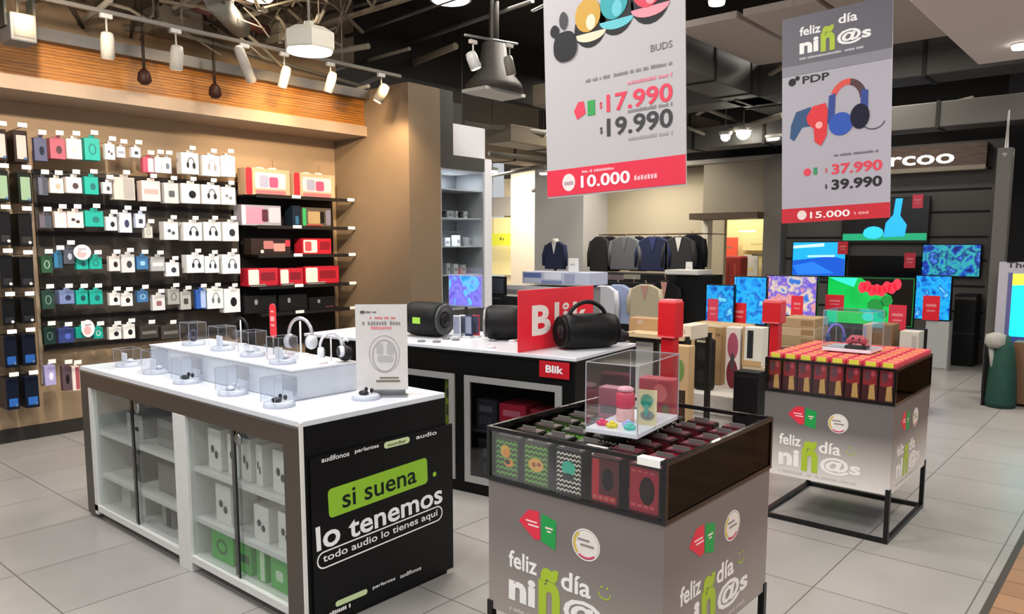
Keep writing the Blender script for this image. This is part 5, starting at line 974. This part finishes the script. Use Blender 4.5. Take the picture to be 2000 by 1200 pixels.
furn('dark_table','shadowy table behind the boxes','table',1515,692,1800,720,7.9,.42,mat('3a342c',.6),z0=0,face=[(rc(0,.9,1,1),'4a443c')])
# screen wall header with lettering
t=T('wood_header','brown header board with white lettering over the screen wall','sign board',(11.8,3.0,2.66)); B('header_board',(11.8,1.95,2.64),(11.98,4.6,2.95),wood_mat('dark_wood','3a2a20','5a4434',(1,1,8)),t,True); B('lower_strip',(11.78,1.95,2.60),(11.98,4.6,2.66),mat('8a8070',.5),t,True)
A=Art((11.8,4.6,2.64),(0,-1,0),(0,0,1),t,True,.004); A.text('lettering','rcoo',1.48,.06,.80,.13,mat('f4f0e4',.5,0,.8),1,.02)
# right edge column, dark opening, display
p=onX(1950,480,9.6)
t=T('steel_post','slim grey post with ring collar at the right','post',(9.6,p.y,0)); ym=p.y; B('post_shaft',(9.6,ym-.07,0),(9.74,ym+.07,2.62),mat('55534f',.5),t,True,.01); zc=onX(1950,300,9.6).z; MB().lathe([(.07,0),(.075,.05),(.02,.09),(.012,.3),(.008,.5)],(9.67,ym,zc-.05),n=16).build('cable_cone',mat('8f8d8a',.5),t,True)
t=T('panel_display','grey display wall with large cyan and yellow screen at the right edge','display',(9.25,1.0,0)); a=onX(1952,512,9.3); 
B('display_panel',(9.3,-.6,.45),(9.4,a.y,a.z),mat('a9a7b2',.5),t,True); A=Art((9.3,a.y,0),(0,-1,0),(0,0,1),t,True,.002)
zt=onX(1985,535,9.3).z; zb=onX(1985,658,9.3).z; ys=a.y-onX(1974,600,9.3).y
A.rect('screen_picture',ys,zb,ys+1.3,zt,mat('18c8e0',.3,0,1.0),1); A.poly('screen_picture',[(ys,zt-.12),(ys+1.3,zt-.02),(ys+1.3,zt),(ys,zt)],mat('e8d83c',.3,0,1.0),2); A.rect('screen_border',ys-.04,zb-.04,ys,zt+.01,mat('5a5a90',.4),1); A.rect('screen_border',ys-.04,zb-.1,ys+1.3,zb,mat('3a4a9c',.4),1)
A.text('lettering','The F',ys-.06,zt+.06,.28,.06,mat('33313a'),1,.02)
a=onX(1976,720,9.0); t=T('display_cabinet','brown cabinet under the cyan screen at the right edge','cabinet',(9.0,.6,0)); B('cabinet_body',(9.0,-.6,.03),(9.28,a.y,onX(1976,668,9.0).z),mat('6a4a30',.5),t,True,.004); B('door_gap',(8.998,.3,.05),(9.0,.305,.6),mat('2a1c12'),t,True); B('side_foot',(8.98,a.y,.03),(9.2,a.y+.05,.13),mat('d8d4cc',.5),t,True)
a=onX(1955,720,8.8); zt=onX(1950,652,8.8).z; zm=zt
t=T('draped_bag','dark green cloth bag with pale grey hood beside the brown cabinet','bag',(8.9,a.y,0))
MB().lathe([(.13,0),(.14,.05),(.12,zm*.5),(.09,zm*.8),(.04,zm*.97)],(8.9,a.y,0),n=14).build('bag_body',mat('0f3d33',.8,noise=.3,scale=12),t,True); MB().lathe([(.075,zm*.80),(.10,zm*.86),(.09,zm*.97),(.03,zm*1.0)],(8.88,a.y+.07,0),n=12).build('hood',mat('9a9890',.8,noise=.2),t,True); MB().tube([(8.86,a.y+.1,zm*.8),(8.84,a.y+.08,zm*.55),(8.85,a.y+.06,zm*.5)],[.03,.02,.01],8).build('hanging_flap',mat('8a8a84',.8),t,True)
B('side_board',(8.85,a.y+.14,0),(9.05,a.y+.16,zm*.9),mat('101011',.6),t,True)
# ---- clothes alcove
XR=11.6
zr=onX(1260,458,XR).z
a=onX(1170,458,XR).y; b=onX(1372,458,XR).y
t=T('clothes_rail','thin brown clothes rail in the pale alcove','rail',(XR,(a+b)/2,zr)); MB().tube([(XR,a,zr),(XR,b,zr)],.012,8).tube([(XR,a,zr),(XR+.89,a,zr)],.01,6).tube([(XR,b,zr),(XR+.89,b,zr)],.01,6).build('rail_bar',mat('5a4636',.5),t,True)
def jacket(label,cx,top,bot,wpx,X,col,shirt=None,grp='suit jackets on the rail',name='suit_jacket',cat='jacket'):
    p=onX(cx,top,X); q=onX(cx,bot,X); w=wpx*1.0*p.length/1500*.70; h=p.z-q.z
    t=T(name,label,cat,(X,p.y,q.z),0,grp); pr=[(.32,1.0),(.6,.95),(.95,.86),(1.0,.7),(.95,.4),(1.0,.0)]
    P=[(0,s*w*a_,h*b_) for s,seq in ((1,pr),(-1,pr[::-1])) for a_,b_ in seq]
    MB().prism([(-.045,y,z) for _,y,z in P],(.09,0,0)).build('jacket_body',mat(col,.85),t,bev=.02)
    for s in (-1,1): MB().tube([(0,s*w*.88,h*.86),(-.02,s*w*1.08,h*.5),(-.02,s*w*1.08,h*.12)],[.045,.045,.038],8).build('sleeve',mat(col,.9),t)
    if shirt: MB().prism([(-.055,-w*.22,h*.97),(-.055,w*.22,h*.97),(-.055,0,h*.55)],(.01,0,0)).build('shirt_front',mat(shirt,.6),t)
    MB().tube([(0,0,h*.98),(0,0,h*1.08),(0,.02,h*1.1)],.008,6).build('hanger_hook',mat('a08870'),t)
    return t
for i,(cx,w_,co,l,sh) in enumerate(((1172,30,'2b2826','charcoal suit jacket, leftmost on the rail',None),(1190,34,'1c1c1e','black suit jacket, second on the rail',None),(1222,46,'5e5e60','mid grey suit jacket on the rail','6a6a6c'),(1248,26,'10151f','near black jacket right of the grey one',None),(1278,48,'1b2242','navy suit jacket in the middle of the rail','2f3a6a'),(1303,30,'111214','black suit jacket right of the navy one',None),(1328,44,'2f2f31','dark grey jacket with white shirt front','e8e4dc'),(1352,38,'17161a','black suit jacket, rightmost on the rail',None))):
    jacket(l,cx,462 if i!=7 else 458,530 if i not in(2,) else 528,w_,XR-.11*((i+1)%2),co,sh)
for cx,top,bot,w_,X,co,l in ((1180,558,628,42,10.55,'c2c4cc','pale grey shirt in the lower row'),(1208,556,632,46,10.66,'9ba8cc','light blue shirt in the lower row'),(1262,556,622,48,10.6,'b5aa92','beige jacket with rose shirt in the lower row'),(1238,552,640,40,10.76,'232224','dark grey coat between the shirts'),(1300,548,640,44,10.66,'141415','long black coat right of the beige jacket'),):
    jacket(l,cx,top,bot,w_,X,co,'b98a84' if 'beige' in l else None,'clothes in the lower row','hanging_shirt','clothing')
a=onX(1170,556,10.65); b=onX(1320,556,10.65)
t=T('clothes_rack','dark floor rack carrying the lower row of clothes','rail',(10.65,(a.y+b.y)/2,0)); MB().tube([(10.65,a.y,0),(10.65,a.y,a.z+.04),(10.65,b.y,a.z+.04),(10.65,b.y,0)],.014,8).build('rack_tube',BLACK,t,True)
for y in (a.y,b.y): MB().box((10.4,y-.015,0),(10.9,y+.015,.03)).build('rack_foot',BLACK,t,True)
furn('black_fixture','tall black clothes fixture at the right of the alcove','fixture',1318,538,1376,650,10.7,.6,mat('0c0c0d',.6),z0=0,face=[(rc(.1,.2,.12,.3),'55565a')])
furn('black_fixture','dark folded clothes table under the jackets','table',1155,535,1320,560,11.1,.5,mat('1d1b1c',.7),z0=0,face=[(rc(.1,.9,.4,.98),'6a5a60'),(rc(.4,.92,.6,.99),'8a8a78')])
furn('white_shelf','white shelf top on the black fixture','shelf',1298,528,1362,537,10.6,.5,mat('d8d6d0',.4),z0=None,face=[(rc(0,0,1,.2),'a8a6a2')])
furn('small_sign','small white sign standing on the white shelf','sign',1339,512,1351,529,10.7,.03,mat('eceae6',.5),z0=None,face=[(rc(.2,.3,.8,.4),'b8b6b2')])
t=jacket('navy suit jacket on a headless bust before the white pillar',1085,472,526,34,11.0,'1d2340','e8e6e2',None,'suit_bust','mannequin'); p=onX(1085,474,11.0); MB().lathe([(.06,0),(.055,.08),(.04,.1)],(0,0,p.z-t.location.z-.03),n=14).build('neck_block',mat('e4dccc',.5),t); MB().tube([(0,0,0),(0,0,-t.location.z)],.025,8).build('bust_stand',STEEL,t)
furn('white_display_box','blue and white patterned display box behind the red sign','box',1020,532,1150,556,7.4,.4,mat('b9bfd6',.5),z0=None,face=[(rc(.02,.5,.3,.9),'5f6fa8'),(rc(.35,.4,.6,.95),'d8dcea'),(rc(.65,.1,.8,.9),'9aa2be'),(rc(.3,.05,.62,.3),'7f8bb8')])
furn('till_counter','pale till counter behind the black counter','counter',985,560,1140,640,7.4,.35,mat('8a8888',.5),z0=0,face=[(rc(0,.95,1,1),'c8c8cc')])
furn('small_white_box','white card stand on the patterned display box','sign',1110,505,1126,532,7.5,.05,mat('e2e2e0',.5),z0=None,face=[(rc(.2,.5,.8,.6),'b0b2b8')])
# till
t=furn('till_monitor','black till monitor tilted back beside the column','monitor',949,540,986,578,6.9,.04,mat('0f1012',.4),face=[(rc(.06,.12,.94,.92),'3a3f50')],z0=None)
furn('till_printer','black till printer below the monitor','printer',948,578,1010,596,6.8,.3,mat('161618',.5),z0=None,face=[(rc(.1,.6,.5,.8),'3a3b3e')])
furn('till_cabinet','dark cabinet carrying the till','cabinet',945,596,1012,640,6.75,.5,mat('232326',.6),z0=0,face=[(rc(0,.9,1,.95),'3a3a3e')])
# far left aisle: yellow signs on the cream wall
t=T('yellow_sign','lime yellow hanging sign before the cream wall','sign',(15.6,12.9,1.6)); a=onX(957,467,15.5); b=onX(1014,467,15.5); MB().tube([(15.51,a.y-.1,onX(985,456,15.5).z),(15.51,a.y-.1,4.4)],.008,5).build('hanging_wire',STEEL,t,True); B('sign_panel',(15.5,b.y,onX(985,480,15.5).z),(15.53,a.y,onX(985,456,15.5).z),mat('c8cc3a',.5),t,True)
A=Art((15.5,a.y,onX(985,480,15.5).z),(0,-1,0),(0,0,1),t,True,.003); A.multi('lettering',[rrect(.36,.15,.42,.22,.01),rrect(.46,.15,.5,.2,.01)],mat('6a6a2a'))
t=T('wall_poster','pale yellow poster area under and over the lime sign','poster',(15.95,12.9,1.0)); a=onX(955,470,15.9); b=onX(1020,470,15.9); B('poster_sheet',(15.9,b.y,.8),(15.95,a.y,onX(985,425,15.9).z),mat('efe0a4',.6),t,True); B('poster_strip',(15.88,b.y,onX(985,422,15.9).z),(15.95,a.y,onX(985,385,15.9).z),mat('a9a49e',.5),t,True)
t=T('wall_camera','small grey camera on the cream pillar','camera',(13.1,11.0,3.0)); p=onX(1042,372,13.0); t.location=p; MB().ball((0,0,0),(.05,.05,.05)).build('camera_dome',mat('4a4642',.4),t); MB().tube([(0,0,0),(.2,0,.04)],.02,6).build('bracket',mat('8a847c',.5),t)
# bright room beyond the beige wall
for l,x0,y0,x1,y1,X,co,nm_ in (('red balloon shaped poster on the far yellow wall',1408,464,1440,500,14.4,'d8503c','wall_poster'),('small gold square sign on the far yellow wall',1388,482,1402,496,14.5,'c8a830','wall_sign'),('lime yellow poster on the far wall',1450,462,1505,490,14.5,'d8cf9a','wall_poster'),('pale grey panel on the far wall',1452,498,1480,550,14.4,'b4b6b8','wall_panel'),('dark shelf line on the far wall',1468,495,1506,500,14.3,'4a4038','wall_shelf')):
    furn(nm_,l,'poster' if 'poster' in nm_ else 'wall fitting',x0,y0,x1,y1,X,.03,mat(co,.5),face=[(rc(.3,.4,.7,.5),'8a6a50' if 'red' in l else 'c0b080')])
furn('red_gown','dark red draped display in the bright room','clothing',1412,500,1448,566,13.6,.3,mat('8f2a2e',.8),.04,face=[(rc(.25,.1,.35,.9),'6a1c22'),(rc(.6,.1,.68,.9),'b04a4a')],z0=0)
furn('brown_unit','tan low wall unit in the bright room','cabinet',1383,524,1412,570,14.0,.3,mat('9a8a5c',.7),z0=0,face=[(rc(.1,.9,.9,.95),'7a6c48')])
t=T('ceiling_downlight','oval lit downlight under the beige wall edge','lamp',tuple(onX(1460,453,11.7))); MB().lathe([(.12,0),(.13,.02)],n=20).build('lamp_lens',mat('fff0d0',.4,0,4),t)
area((13.6,6.5,2.9),1.2,60,(1,.9,.7)); area((11.2,7.2,3.1),1.4,75,(1,.95,.85)); area((12.2,10.7,3.25),1.2,110,(1,.9,.75)); area((14.5,11.8,3.3),1.6,260,(1,.88,.68)); area((8.9,9.6,3.6),1.2,25)  # fill lights without fixtures, added to brighten alcove, cream pillar and far walls
